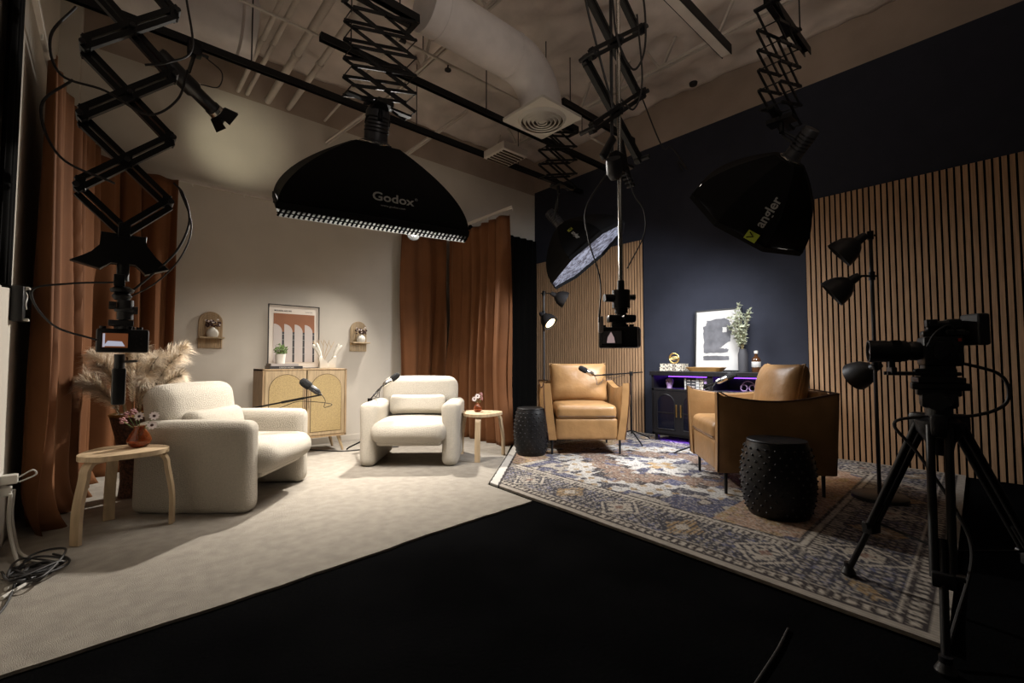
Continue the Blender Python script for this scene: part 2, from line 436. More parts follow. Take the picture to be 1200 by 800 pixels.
# ---------------------------------------------------------------- slatted wall panels
def slats(y0, y1, z1, label):
    t = thing('slatted_wall_panel', label, 'wall panel', (XR, y0, 0), 0)
    bm = B(); bx(bm, -.012, -.001, 0, y1-y0, .004, z1); finish('felt_backing', bm, M_felt, t, False)
    bm = B(); n = int(round((y1-y0)/.0465)); p = (y1-y0)/n
    for k in range(n): bx(bm, -.022, -.012, k*p+.0075, k*p+p-.0075, .006, z1, bev=.001)
    finish('slats', bm, M_slat, t, False)
    return t
slats(-.9, 1.53, 2.73, 'wide slatted oak wall panel on the right behind the tripod and three-headed lamp')
slats(3.52, YB-.01, 2.72, 'slatted oak wall panel left of the navy wall, behind the first tan armchair')

# ---------------------------------------------------------------- curtains
def curtain(name, path, z0, z1, amp, wl, seed, label, group=None, pool=.0, top_amp=.5):
    rnd = random.Random(seed); P = smooth_path([Vector((*p, 0)) for p in path], 12)
    Ls = [0]
    for a, b in zip(P, P[1:]): Ls.append(Ls[-1]+(b-a).length)
    T = Ls[-1]; n = int(T/.010); nz = 46; bm = B(); rows = []
    off1, off2 = rnd.uniform(0, 9), rnd.uniform(0, 9)
    for i in range(n+1):
        s = T*i/n; k = max(0, min(len(P)-2, next((j for j in range(len(Ls)-1) if Ls[j+1] >= s), len(P)-2)))
        f = (s-Ls[k])/max(1e-6, Ls[k+1]-Ls[k]); p = P[k].lerp(P[k+1], f); d = (P[k+1]-P[k]).normalized(); nn = Vector((-d.y, d.x, 0))
        col = []
        for j in range(nz+1):
            h = j/nz; z = z0+(z1-z0)*h
            dr = .35*noise.noise(Vector((s*1.5, h*1.8, off1)))
            ph = 2*pi*(s/wl+dr+.5*noise.noise(Vector((s*3, h*.7, off2))))
            a = amp*(top_amp+(1-top_amp)*min(1, (1-h)*1.6))*(.75+.5*noise.noise(Vector((s*2.2, h*.6, off1+4))))
            w_ = sin(ph)+.28*sin(2.3*ph+off2)
            pz = 0
            if pool and h < .10: pz = (1-h/.10)**2*pool
            q = p+nn*(a*w_-pz*(.7+.5*sin(ph*.5)))+d*(a*.5*cos(ph)); q.z = z+(0 if h > .05 else .008*sin(ph))
            col.append(bm.verts.new(q))
        rows.append(col)
    for a, b in zip(rows, rows[1:]):
        for j in range(nz): bm.faces.new((a[j], b[j], b[j+1], a[j+1]))
    bmesh.ops.recalc_face_normals(bm, faces=bm.faces[:])
    o = finish(name, bm, M_rust, None); sd = o.modifiers.new('thick', 'SOLIDIFY'); sd.thickness = .004
    return tag(o, label, 'curtain', group)
curtain('curtain', [(-.31, 3.72), (-.27, 4.1), (-.19, 4.6), (-.14, 5.1)], .016, 2.80, .075, .20, 1, 'rust velvet curtain hanging along the left wall behind the small birch table', pool=.07)
curtain('curtain', [(-.12, 5.22), (.0, 5.42), (.2, 5.5), (.48, 5.52)], .016, 2.80, .075, .21, 2, 'rust velvet curtain in the far left corner behind the pampas grass')
curtain('curtain', [(2.90, 5.52), (3.25, 5.53), (3.60, 5.50)], .016, 2.76, .075, .23, 3, 'rust velvet curtain on the back wall to the right of the arched wall shelf')
curtain('curtain', [(3.57, 5.38), (3.58, 4.8), (3.56, 4.06)], .016, 2.78, .08, .21, 4, 'rust velvet curtain standing out from the back wall beside the black drape')
# curtain tracks
def track(pts, z, label):
    t = thing('curtain_track', label, 'curtain rail', (0, 0, 0))
    bm = B(); tube(bm, smooth_path([(*p, z) for p in pts], 6), .012, flat=(.012, .016)); finish('rail', bm, M_white_pt, t, False)
    bm = B(); P = smooth_path([(*p, z) for p in pts], 6)
    for i, p in enumerate(P):
        if i % 3 == 0: cyl(bm, p-Vector((0, 0, .045)), p-Vector((0, 0, .012)), .006, 6)
    finish('gliders', bm, M_wp, t, False)
track([(-.33, 2.3), (-.33, 3.6), (-.31, 4.9), (-.2, 5.35), (.1, 5.58), (.6, 5.63), (1.6, 5.63), (2.6, 5.63), (3.1, 5.62), (3.42, 5.56), (3.55, 5.4), (3.56, 4.9), (3.56, 4.0)], 2.85, 'white curtain track bent around the left set at curtain height')

# black drape, between curtain and slat panel
def drape(name, pts, z0, z1, amp, wl, label):
    bm = B(); P = smooth_path([Vector((*p, 0)) for p in pts], 30); rows = []
    s = 0
    for i, p in enumerate(P):
        d = (P[min(i+1, len(P)-1)]-P[max(0, i-1)]).normalized(); nn = Vector((-d.y, d.x, 0)); s = i*sum(((b-a).length for a, b in zip(P, P[1:])))/len(P)
        rows.append([bm.verts.new(p+nn*amp*sin(2*pi*s/wl+.4*noise.noise(Vector((s, z*.7, 1)))*3)+Vector((0, 0, z))) for z in [z0+(z1-z0)*k/12 for k in range(13)]])
    for a, b in zip(rows, rows[1:]):
        for j in range(12): bm.faces.new((a[j], b[j], b[j+1], a[j+1]))
    o = finish(name, bm, M_felt, None); sd = o.modifiers.new('thick', 'SOLIDIFY'); sd.thickness = .006
    return tag(o, label, 'drape')
drape('black_drape', [(3.75, 5.6), (4.3, 5.6), (4.9, 5.6), (5.53, 5.6)], .006, 3.10, .025, .14, 'tall black drape on the back wall between rust curtain and slatted panel')
drape('black_drape', [(-.365, 2.95), (-.36, 3.08), (-.365, 3.19)], 1.35, 4.1, .012, .06, 'narrow black drape hanging at the very left edge of the room')

# ---------------------------------------------------------------- ceiling services
def rail(y, x0, x1, z, label, h=.055, wd=.05, hang=()):
    t = thing('lighting_rail', label, 'ceiling rail', (x0, y, z))
    bm = B(); L = x1-x0
    bx(bm, 0, L, -wd/2, wd/2, h*.25, h/2+.01, bev=.002); bx(bm, 0, L, -wd/2, -wd/2+.006, -h/2, h*.3); bx(bm, 0, L, wd/2-.006, wd/2, -h/2, h*.3)
    finish('channel', bm, M_blackm, t, False)
    for hx in hang:
        bm = B(); cyl(bm, (hx-x0, 0, .03), (hx-x0, 0, 4.52-z), .006, 8); finish('hanger_rod', bm, M_gun, t)
    return t
rail(4.6, XL+.01, XR-.02, 3.70, 'long black ceiling rail nearest the back wall, above the arched cabinet', hang=(.9, 2.6, 4.2))
rail(3.80, 1.24, XR-.02, 3.70, 'black ceiling rail with its cut end behind the large softbox lift', hang=(1.5, 3.0))
rail(3.1, XL+.01, 1.76, 3.70, 'black ceiling rail carrying the left camera lift and the large softbox', hang=(.4, 1.6))
rail(3.38, 3.40, 4.02, 3.70, 'short black rail section carrying the lift behind the air diffuser', hang=(3.5, 3.9))
rail(3.1, 3.45, 4.75, 3.70, 'black ceiling rail beside the square air diffuser', hang=(4.4,))
rail(1.66, .8, 4.02, 3.74, 'broad black ceiling rail with pale underside, end visible right of the centre lift', h=.08, wd=.085, hang=(1.2, 3.2))
bm = B(); bx(bm, .81, 4.0, 1.66-.036, 1.66+.036, 3.74-.04, 3.74-.03); o = finish('rail_cover', bm, M_white_pt, None, False)
o.parent = [x for x in bpy.data.objects if x.name.startswith('lighting_rail')][-1]; o.location = (-.8, -1.66, -3.74); o['label'] = 'pale cover strip'
rail(1.17, 1.8, 4.50, 3.70, 'short black ceiling rail above the right softbox', hang=(2.0, 4.3))
PW = 'white pipes above the left set'
for i, (x, r, lab) in enumerate(((.99, .022, 'thin white ceiling pipe, leftmost of the four above the cabinet'), (1.08, .022, 'thin white ceiling pipe, second from left above the cabinet'), (1.29, .036, 'thick white ceiling pipe, third from left above the cabinet'), (1.51, .030, 'thick white ceiling pipe, fourth from left above the cabinet'), (1.93, .014, 'slim white conduit right of the thick ceiling pipes'))):
    bm = B(); cyl(bm, (0, 0, 0), (0, 5.69-2.6, 0), r, 16)
    for yy in (.9, 2.0): cyl(bm, (0, yy, 0), (0, yy+.05, 0), r*1.25, 16)
    o = finish('ceiling_pipe', bm, M_white_pt, None); o.location = (x, 2.6, 4.0); tag(o, lab, 'pipe')
# crosswise sprinkler pipe
t = thing('sprinkler_pipe', 'thin grey sprinkler pipe running beside the big duct', 'pipe', (2.6, 3.95, 4.15))
bm = B(); cyl(bm, (-.55, 0, 0), (2.9, 0, 0), .014, 12); finish('pipe', bm, M_white_pt, t)
bm = B(); cyl(bm, (-.59, 0, 0), (-.5, 0, 0), .022, 12); finish('cap', bm, M_gun, t)
for xx in (-.3, 2.2):
    bm = B(); cyl(bm, (xx, 0, 0), (xx, 0, .48), .005, 8); finish('hanger_rod', bm, M_gun, t)
for xx in (.0, 1.2):
    bm = B(); cyl(bm, (xx, 0, -.06), (xx, 0, 0), .008, 8); cyl(bm, (xx, 0, -.07), (xx, 0, -.06), .035, 16); finish('sprinkler_head', bm, M_gun, t)
# thin white pipe and cable along x
t = thing('ceiling_conduit', 'thin pale conduit with a slack black cable in front of the back wall', 'pipe', (0, 0, 0))
bm = B(); cyl(bm, (.3, 4.15, 3.95), (5.5, 4.15, 3.95), .012, 10); finish('pipe', bm, M_white_pt, t)
# roof trusses
def truss(x, y0, y1, zb, label):
    t = thing('roof_truss', label, 'roof truss', (x, y0, zb))
    bm = B(); bx(bm, -.03, -.008, 0, y1-y0, 0, .03); bx(bm, .008, .03, 0, y1-y0, 0, .03); finish('bottom_chord', bm, M_white_pt, t, False)
    n = int((y1-y0)/.6)
    for k in range(n):
        bm = B(); ya = k*.6; tube(bm, [(0, ya+.02, .015), (0, ya+.3, .5)], .01, flat=(.012, .012)); tube(bm, [(0, ya+.3, .5), (0, ya+.58, .015)], .01, flat=(.012, .012)); finish('web_bar', bm, M_white_pt, t, False)
truss(4.55, .2, 5.6, 4.28, 'pale steel roof truss over the right set with diagonal bars')
truss(2.55, 2.6, 5.6, 4.28, 'pale steel roof truss behind the large softbox lift')
# angled wall struts near the back wall
for k, (x, lab) in enumerate(((2.2, 'pale angled ceiling strut right above the large softbox head'), (3.1, 'pale angled ceiling strut between softbox and air diffuser'))):
    bm = B(); tube(bm, [(x-.25, 5.68, 3.72), (x+.45, 4.9, 4.4)], .01, flat=(.03, .006)); tube(bm, [(x-.25, 5.68, 3.72), (x+.45, 4.9, 4.4)], .01, flat=(.006, .03))
    o = finish('ceiling_strut', bm, M_white_pt, None, False); tag(o, lab, 'strut')
# big round duct + elbow + diffuser
t = thing('air_duct', 'large round white air duct bending down to the square diffuser', 'air duct', (0, 0, 0))
bm = B(); P = [(XL+.9, 3.42, 4.16), (3.0, 3.42, 4.16)]
arc = [(2.745+.378*sin(a), 3.08, 3.845-.378*(1-cos(a))) for a in [radians(q) for q in range(0, 91, 10)]]
pts = [(1.80+k*.22, 3.08, 3.845) for k in range(5)]+arc+[(3.125, 3.08, 3.41)]
tube(bm, pts, .2025, 36); finish('duct_pipe', bm, M_duct, t)
for xx in (1.95, 2.72):
    bm = B(); tube(bm, [(xx-.015, 3.08, 3.845), (xx+.015, 3.08, 3.845)], .208, 36); finish('seam_ring', bm, M_duct, t)
t = thing('air_diffuser', 'square white ceiling diffuser with concentric round louvres', 'air vent', (3.132, 3.08, 3.394))
bm = B(); prism(bm, rrect(.56, .56, .02, 3), 'z', -.01, .015); finish('plate', bm, M_white, t, False)
bm = B()
for k, r in enumerate((.235, .19, .15, .11, .07)):
    lathe(bm, [(r-.020, -.045), (r, -.012), (r-.007, -.012), (r-.028, -.040)], seg=40)
lathe(bm, [(0, -.04), (.03, -.036), (.045, -.02), (0, -.02)], seg=24); finish('louvre_rings', bm, M_white, t)
bm = B(); lathe(bm, [(0, -.0115), (.212, -.0115), (.212, -.0105), (0, -.0105)], seg=40); finish('dark_throat', bm, M_gap, t)
t = thing('air_grille', 'small white slotted air box behind the square diffuser', 'air vent', (3.75, 4.35, 3.62))
bm = B(); bx(bm, -.2, .2, -.2, .2, 0, .1, bev=.01); finish('housing', bm, M_white_pt, t, False)
bm = B()
for k in range(6): bx(bm, -.17, .17, -.16+k*.06, -.135+k*.06, -.012, 0)
finish('slots', bm, M_gap, t, False)
# duct at the upper left
t = thing('branch_duct', 'round white duct end in the upper left corner near the ceiling', 'air duct', (.58, 4.95, 4.25))
bm = B(); tube(bm, [(-.8, 0, 0), (.25, 0, 0)], .30, 36); finish('duct_pipe', bm, M_duct, t)
bm = B(); lathe(bm, [(.29, .25), (.33, .27), (.33, .38), (.29, .40), (0, .40)], R=Rto((1, 0, 0)), seg=32); finish('end_collar', bm, M_duct, t)
for p, lab in (((4.1, 2.9), 'small dark disc in the sheeting above the round duct'), ((5.3, 2.6), 'small dark disc in the sheeting above the right wall')):
    bm = B(); lathe(bm, [(0, -.03), (.045, -.03), (.05, 0), (0, 0)], c=(p[0], p[1], 4.44), seg=20); o = finish('ceiling_disc', bm, M_gun, None); tag(o, lab, 'ceiling cap')
# torn patches and cables overhead
cable('ceiling_cable', [(4.6, 2.95, 4.3), (4.7, 2.7, 3.5), (4.75, 2.6, 3.45), (5.1, 2.6, 3.3), (5.45, 2.9, 3.6), (5.57, 2.9, 3.5)], .008, M_cable, 'black cable looping from the ceiling to the navy wall')

# ---------------------------------------------------------------- scissor lifts
def lift(x, y, z0, z1, label, wd=.45, sep=.12, stage=.14, bar=(.011, .005), single=False, topz=3.68):
    t = thing('pantograph_lift', label, 'lighting lift', (x, y, z0))
    H = z1-z0; n = max(2, round(H/stage)); st = H/n; a, b = bar
    for sy in ((-1, 1) if not single else (0,)):
        bm = B()
        for k in range(n):
            za, zb = k*st, (k+1)*st
            tube(bm, [(-wd/2, sy*sep/2-.006, za), (wd/2, sy*sep/2-.006, zb)], .01, flat=(b, a))
            tube(bm, [(-wd/2, sy*sep/2+.006, zb), (wd/2, sy*sep/2+.006, za)], .01, flat=(b, a))
            cyl(bm, (0, sy*sep/2-.016, (za+zb)/2), (0, sy*sep/2+.016, (za+zb)/2), .009, 8)
        if sy <= 0:
            for k in range(n+1):
                for sx in (-1, 1): cyl(bm, (sx*wd/2, -sep/2-.012, k*st), (sx*wd/2, sep/2+.012, k*st), .0045, 6)
        finish('scissor_arms', bm, M_blackm, t, False)
    bm = B(); bx(bm, -wd/2-.02, wd/2+.02, -.02, .02, H+.004, H+.02, bev=.003)
    for sx in (-1, 1): bx(bm, sx*wd/2-.02, sx*wd/2+.02, -sep/2-.02, sep/2+.02, H-.004, H+.012, bev=.003); bx(bm, sx*wd/2-.02, sx*wd/2+.02, -.02, .02, H+.012, max(H+.04, topz-z0), bev=.003)
    finish('rail_carriage', bm, M_blackm, t, False)
    bm = B(); bx(bm, -.06, .06, -sep/2-.02, sep/2+.02, -.045, -.01, bev=.004); bx(bm, -wd/2, wd/2, -.02, .02, -.022, -.004); cyl(bm, (0, 0, -.12), (0, 0, -.02), .018, 12)
    tube(bm, [(-.09, .0, -.035), (-.13, -.02, -.06)], .012, 8); tube(bm, [(.08, -.03, -.04), (.12, -.05, -.07)], .010, 8)
    finish('lower_bracket', bm, M_blackm, t, False)
    return t
Pg = lift(1.46, 3.12, 2.92, 3.62, 'black scissor lift carrying the large rectangular softbox', wd=.50, sep=.16, stage=.13)
P2 = lift(3.69, 3.38, 2.99, 3.62, 'black scissor lift beside the diffuser carrying the softbox with glowing face', wd=.50, sep=.11, stage=.16)
P3 = lift(3.78, 1.17, 2.86, 3.62, 'black scissor lift at upper right above the dark softbox', wd=.46, sep=.14, stage=.16)

# large camera lifts, thick doubled bars
def big_lift(x, y, z0, z1, label, wd, stage, phase=0., barw=.032, d=.05, foot=0):
    t = thing('pantograph_lift', label, 'camera lift', (x, y, z0))
    H = z1-z0; n = max(2, round(H/stage)); st = H/n
    for k in range(n):
        for s in (1, -1):
            bm = B(); za, zb = (k*st, (k+1)*st) if s == 1 else ((k+1)*st, k*st); yo = -.022*s
            for off in (-barw*.8, barw*.8):
                dz = off
                tube(bm, [(-wd/2, yo, za+dz), (wd/2, yo, zb+dz)], .01, flat=(.016, barw*.42))
            for f in (.04, .5, .96):
                xx = -wd/2+wd*f; zz = za+(zb-za)*f; box(bm, (xx, yo, zz), (.04, .034, barw*2.2), bev=.004)
            finish('scissor_bar', bm, M_blackm, t, False)
    for s in ((1, -1) if foot else ()):
        bm = B()
        for off in (-barw*.8, barw*.8): tube(bm, [(s*wd/2, -.022*s, off), (0, -.022*s, -foot+off)], .01, flat=(.016, barw*.42))
        box(bm, (0, -.022*s, -foot), (.05, .034, barw*2.4), bev=.004); finish('scissor_bar', bm, M_blackm, t, False)
    def bolt(p, r_):
        bm = B(); cyl(bm, (p[0], -.055, p[1]), (p[0], .055, p[1]), r_, 10); finish('pivot_bolt', bm, M_gun, t)
    for k in range(n+1):
        for sx in (-1, 1): bolt((sx*wd/2, k*st), .014)
        if k < n: bolt((0, (k+.5)*st), .012)
    bm = B(); bx(bm, -wd/2-.03, wd/2+.03, -.05, .05, H, H+.04, bev=.004); finish('rail_carriage', bm, M_blackm, t, False)
    return t

# ---------------------------------------------------------------- softboxes
def S_z(D, i): return D*(1-i)
def S_s(i, s0=.24): return 1-(1-s0)*(max(0., 1-i))**1.85
def soft_shell(outline, D, steps=20, s0=.24):
    """outline: list of (x,y) of the open face; returns surface function & bmesh. local: face at z=0, apex at z=D"""
    bm = B(); n = len(outline); rings = []
    for i in range(steps+1):
        i_ = (i/steps)**.75; s = S_s(i_, s0); z = S_z(D, i_)
        rings.append([bm.verts.new((x*s, y*s, z)) for x, y in outline])
    for a, b in zip(rings, rings[1:]):
        for k in range(n): bm.faces.new((a[k], a[(k+1) % n], b[(k+1) % n], b[k]))
    bm.faces.new(rings[0][::-1]); return bm
def densify(poly, k=8):
    out = []
    for a, b in zip(poly, poly[1:]+poly[:1]):
        for j in range(k): out.append((a[0]+(b[0]-a[0])*j/k, a[1]+(b[1]-a[1])*j/k))
    return out
def bowed(poly, k=8, bow=.03):
    out = []
    for a, b in zip(poly, poly[1:]+poly[:1]):
        mx, my = (a[0]+b[0])/2, (a[1]+b[1])/2; l = math.hypot(mx, my)
        for j in range(k):
            t_ = j/k; q = 1-bow*4*t_*(1-t_); out.append(((a[0]+(b[0]-a[0])*t_)*q, (a[1]+(b[1]-a[1])*t_)*q))
    return out
def monolight(t, D, r=.065, L=.26, m=None):
    bm = B(); lathe(bm, [(0, D+L), (r*.9, D+L), (r, D+L-.02), (r, D+.03), (r*1.25, D+.02), (r*1.35, D-.015), (0, D-.02)], seg=24); bmesh.ops.remove_doubles(bm, verts=bm.verts[:], dist=1e-5)
    h = finish('light_head', bm, m or M_head, t)
    bm = B()
    for k in range(5): lathe(bm, [(r*1.02, D+L*.35+k*.025), (r*1.06, D+L*.35+k*.025+.004), (r*1.02, D+L*.35+k*.025+.01)], seg=24)
    finish('cooling_fins', bm, M_blackm, h)
    bm = B(); lathe(bm, [(r*1.3, D-.015), (r*1.42, D), (r*1.42, D+.012), (r*1.2, D+.02)], seg=28); finish('speed_ring', bm, M_chrome, h)
    return h
def place(t, center, n, up):
    """thing with local +z = -n (apex behind), local +y = up-ish"""
    z = -Vector(n).normalized(); x = Vector(up).cross(z).normalized(); y = z.cross(x)
    M = Matrix((x, y, z)).transposed().to_4x4(); M.translation = Vector(center)
    t.matrix_world = M; return M
# 1: rectangular softbox, left set
K = .9
A = Vector((.87*K, 3.51*K, 1+1.12*K)); Bq = Vector((2.33*K, 3.2*K, 1+1.12*K))
ex = (Bq-A).normalized(); hor = Vector((-ex.y, ex.x, 0)).normalized(); tilt = radians(22)
ey = hor*cos(tilt)+Vector((0, 0, 1))*sin(tilt); nrm = (ey.cross(ex)).normalized()  # pointing down/back
if nrm.z > 0: nrm = -nrm
Wb, Hb, Db = (Bq-A).length, .98, .52
cen = (A+Bq)/2+ey*Hb/2
t = thing('softbox', 'large black rectangular softbox with white lettering over the cream armchairs', 'softbox')
SB_M = place(t, cen, nrm, ey)
# local x may be flipped: find it
lx = SB_M.to_3x3() @ Vector((1, 0, 0)); sgn = 1 if lx.dot(ex) > 0 else -1
rect = [(Wb/2, Hb/2), (-Wb/2, Hb/2), (-Wb/2, -Hb/2), (Wb/2, -Hb/2)]
bm = soft_shell(bowed(rect, 10, .02), Db); sh = finish('shell', bm, M_fabricb, t, ang=28)
bm = B(); o2 = rect
for a, b in zip(rect, rect[1:]+rect[:1]): tube(bm, [(a[0], a[1], 0), (b[0], b[1], 0)], .01, flat=(.006, .022))
finish('rim', bm, M_fabricb, t, False)
bm = B(); f = bm.faces.new([bm.verts.new((x*.985, y*.985, .02)) for x, y in rect]); finish('diffuser', bm, M_faceg, t, False)
bm = B()
for k in range(1, 16):
    xx = -Wb/2+Wb*k/16; box(bm, (xx, 0, -.012), (.004, Hb*.97, .05))
for k in range(1, 10):
    yy = -Hb/2+Hb*k/10; box(bm, (0, yy, -.012), (Wb*.97, .004, .05))
finish('eggcrate_grid', bm, M_fabricb, t, False)
bm = B()
for a, b in zip(rect, rect[1:]+rect[:1]): tube(bm, [(a[0]*.98, a[1]*.98, -.045), (b[0]*.98, b[1]*.98, -.045)], .01, flat=(.002, .026))
finish('grid_skirt', bm, M_trans, t, False)
for sy in (-1, 1):
    bm = B()
    for k in range(44):
        xx = -Wb/2+Wb*(k+.5)/44; tube(bm, [(xx-.010, sy*(Hb/2*.98+.004), -.068), (xx+.014, sy*(Hb/2*.98+.004), -.022)], .01, flat=(.0016, .007))
    tube(bm, [(-Wb/2, sy*(Hb/2*.98+.004), -.045), (Wb/2, sy*(Hb/2*.98+.004), -.045)], .01, flat=(.0016, .004)); finish('grid_lattice', bm, M_fabricb, t, False)
# lettering on the panel towards the camera (local -y side)
def map_sb(cx, i0, off=0):
    def f(a, b):
        i = i0-(b+off)/.70; s = S_s(i)
        return Vector(((cx+a)*sgn, -Hb/2*s-.004, S_z(Db, i)+.004))
    return f
text_geo('Godox', .105, map_sb(.07, .70), 'logo_text', M_logo, t, .002)
text_geo('www.godox.com', .026, map_sb(.07, .70, -.072), 'web_text', M_logo, t)
text_geo('®', .03, map_sb(.24, .70, .03), 'mark_text', M_logo, t)
monolight(t, Db, .088, .25)
def mount(t, M, z_, p):
    q = M.inverted() @ Vector(p); bm = B(); c = Vector((0, 0, z_)); sd_ = Vector((.085, 0, 0))
    tube(bm, [c-sd_, c-sd_+(q-c)*.45, q], .009, 8); tube(bm, [c+sd_, c+sd_+(q-c)*.45, q], .009, 8); tube(bm, [c-sd_, c+sd_], .007, 8)
    finish('mounting_yoke', bm, M_blackm, t)
mount(t, SB_M, Db+.14, (1.46, 3.12, 2.86))
ar = area('softbox_light', (0, 0, .0), (0, 0, -1), Wb*.9, KEY_W, (1, .92, .82), t, Hb*.9, 118)
ar.rotation_euler = (0, 0, 0)
# 2 and 3: octagonal softboxes
def octa(label, c, n, up, R, D, power, lit, col, tpos, hook, spread=115, boff=0, rev=1, ts=1):
    t = thing('softbox', label, 'softbox'); place(t, c, n, up); bpy.context.view_layer.update()
    poly = [(R*cos(pi/4*k+pi/8), R*sin(pi/4*k+pi/8)) for k in range(8)]
    bm = soft_shell(bowed(poly, 5, .03), D); finish('shell', bm, M_fabricb, t, ang=15)
    bm = B()
    for a, b in zip(poly, poly[1:]+poly[:1]): tube(bm, [(a[0], a[1], 0), (b[0], b[1], 0)], .01, flat=(.005, .02))
    finish('rim', bm, M_fabricb, t, False)
    bm = B(); bm.faces.new([bm.verts.new((x*.985, y*.985, .015)) for x, y in poly]); finish('diffuser', bm, lit, t, False)
    th, i0 = tpos
    def mp(size):
        def f(a, b):
            i = i0-a/.62; s = S_s(i); ap = R*cos(pi/8)*s*.985
            b = -b
            return Vector((cos(th)*ap-sin(th)*b, sin(th)*ap+cos(th)*b, S_z(D, i)))+Vector((cos(th), sin(th), .5))*.018
        return f
    m0 = mp(1); m1 = lambda a, b: m0(a*rev*ts, b*rev*ts+boff)
    text_geo('angler', .10, lambda a, b: m1(a+.03, b), 'logo_text', M_logo, t, .002)
    bm = B(); vs = [bm.verts.new(m1(a, b)) for a, b in ((-.235, -.045), (-.15, -.045), (-.15, .045), (-.235, .045))]; bm.faces.new(vs); o = finish('logo_square', bm, M_green, t, False)
    bm = B(); tube(bm, [m1(-.22, .03)+Vector((cos(th), sin(th), .5))*.003, m1(-.19, -.01)+Vector((cos(th), sin(th), .5))*.003, m1(-.165, .03)+Vector((cos(th), sin(th), .5))*.003], .004, 6); finish('logo_mark', bm, M_fabricb, o, False)
    monolight(t, D, .06, .24); mount(t, t.matrix_world.copy(), D+.12, hook)
    l = area('softbox_light', (0, 0, -.03), (0, 0, -1), R*1.6, power, col, t, None, spread); l.data.shape = 'DISK'; l.rotation_euler = (0, 0, 0)
    return t
CB = (.95, .97, 1)
octa('octagonal softbox with glowing crinkled face above the first tan armchair', (4.055, 3.27, 2.20), (.37, -.49, -.76), (0, 0, 1), .545, .46, BACK_W, M_face, CB, (radians(0), .62), (3.69, 3.38, 2.89), rev=-1, ts=.62)
octa('dark octagonal softbox with green square logo in front of the navy wall', (3.98, 1.50, 2.22), (.27, .72, -.64), (0, 0, 1), .52, .50, RIGHT_W, M_diff, CB, (radians(225), .62), (3.78, 1.17, 2.76), boff=-.07)

# ---------------------------------------------------------------- spotlight on the first rail
t = thing('spotlight', 'black barrel spotlight with barn doors clamped to the rail at upper left', 'spotlight', (.473, 4.6, 3.66))
bm = B(); bx(bm, -.05, .05, -.04, .04, -.06, .05, bev=.006); tube(bm, [(.05, 0, -.03), (.10, 0, -.03)], .012, 8); finish('rail_clamp', bm, M_blackm, t)
bm = B(); tube(bm, [(0, 0, -.05), (-.04, -.02, -.24)], .014, flat=(.02, .006)); finish('yoke', bm, M_blackm, t, False)
sd = Vector((.34, .12, -.20)).normalized(); bc = Vector((-.04, -.03, -.34))
bm = B(); lathe(bm, [(0, -.26), (.06, -.26), (.07, -.24), (.07, .05), (.055, .07), (.055, .2), (.062, .21), (.062, .24), (0, .235)], c=bc, R=Rto(sd), seg=28); h = finish('barrel', bm, M_plastic, t)
bm = B(); lathe(bm, [(.058, .24), (.066, .245), (.066, .27), (.058, .275)], c=bc, R=Rto(sd), seg=28); finish('chrome_ring', bm, M_chrome, h)
R = Rto(sd)
for k in range(4):
    q = Matrix.Rotation(pi/2*k, 3, 'Z'); bm = B()
    vs = [bm.verts.new(bc+R @ (q @ Vector(p))) for p in ((.062, -.055, .275), (.062, .055, .275), (.105, .075, .37), (.105, -.075, .37))]
    bm.faces.new(vs); o = finish('barn_door', bm, M_blackm, t, False); s_ = o.modifiers.new('t', 'SOLIDIFY'); s_.thickness = .003
l = bpy.data.lights.new('spot_beam', 'SPOT'); l.energy = SPOT_W; l.color = (1, .93, .68); l.spot_size = radians(62); l.spot_blend = .9; l.shadow_soft_size = .04
lo = bpy.data.objects.new('spot_beam', l); COL.objects.link(lo); lo.parent = t; lo.location = bc+sd*.40; lo.rotation_euler = Vector((.20, .9, .25)).to_track_quat('-Z', 'Y').to_euler()
cable('power_cable', [(.05, -.02, -.3), (.18, .02, -.25), (.2, .0, -.12), (.08, .0, -.04)], .005, M_cable, parent=t)

# ---------------------------------------------------------------- small hard backlight clamped on the curtain track
t = thing('backlight_lamp', 'small black studio lamp on the curtain track, half hidden behind the large softbox', 'studio lamp', (2.98, 5.30, 2.72))
hd_ = (Vector((1.15, 3.20, .0))-Vector((2.98, 5.30, 2.72))).normalized()
bm = B(); lathe(bm, [(0, -.12), (.05, -.12), (.06, -.10), (.06, .03), (.075, .05), (.085, .09), (.078, .09), (.055, .03), (0, .025)], R=Rto(hd_), seg=28); hh = finish('housing', bm, M_plastic, t)
bm = B(); lathe(bm, [(0, .032), (.052, .032), (.052, .028), (0, .028)], R=Rto(hd_), seg=24); finish('lamp_glass', bm, M_bulbw, hh)
bm = B(); tube(bm, [(0, 0, .05), (.02, .12, .10), (.02, .30, .115)], .010, 8); cyl(bm, (-.02, .30, .115), (.06, .30, .115), .018, 12); finish('clamp_arm', bm, M_blackm, t)
HL = area('backlight', tuple(Vector((2.98, 5.30, 2.72))+hd_*.10), tuple(hd_), .11, HARD_W, (1, .94, .85), None, None, 112)

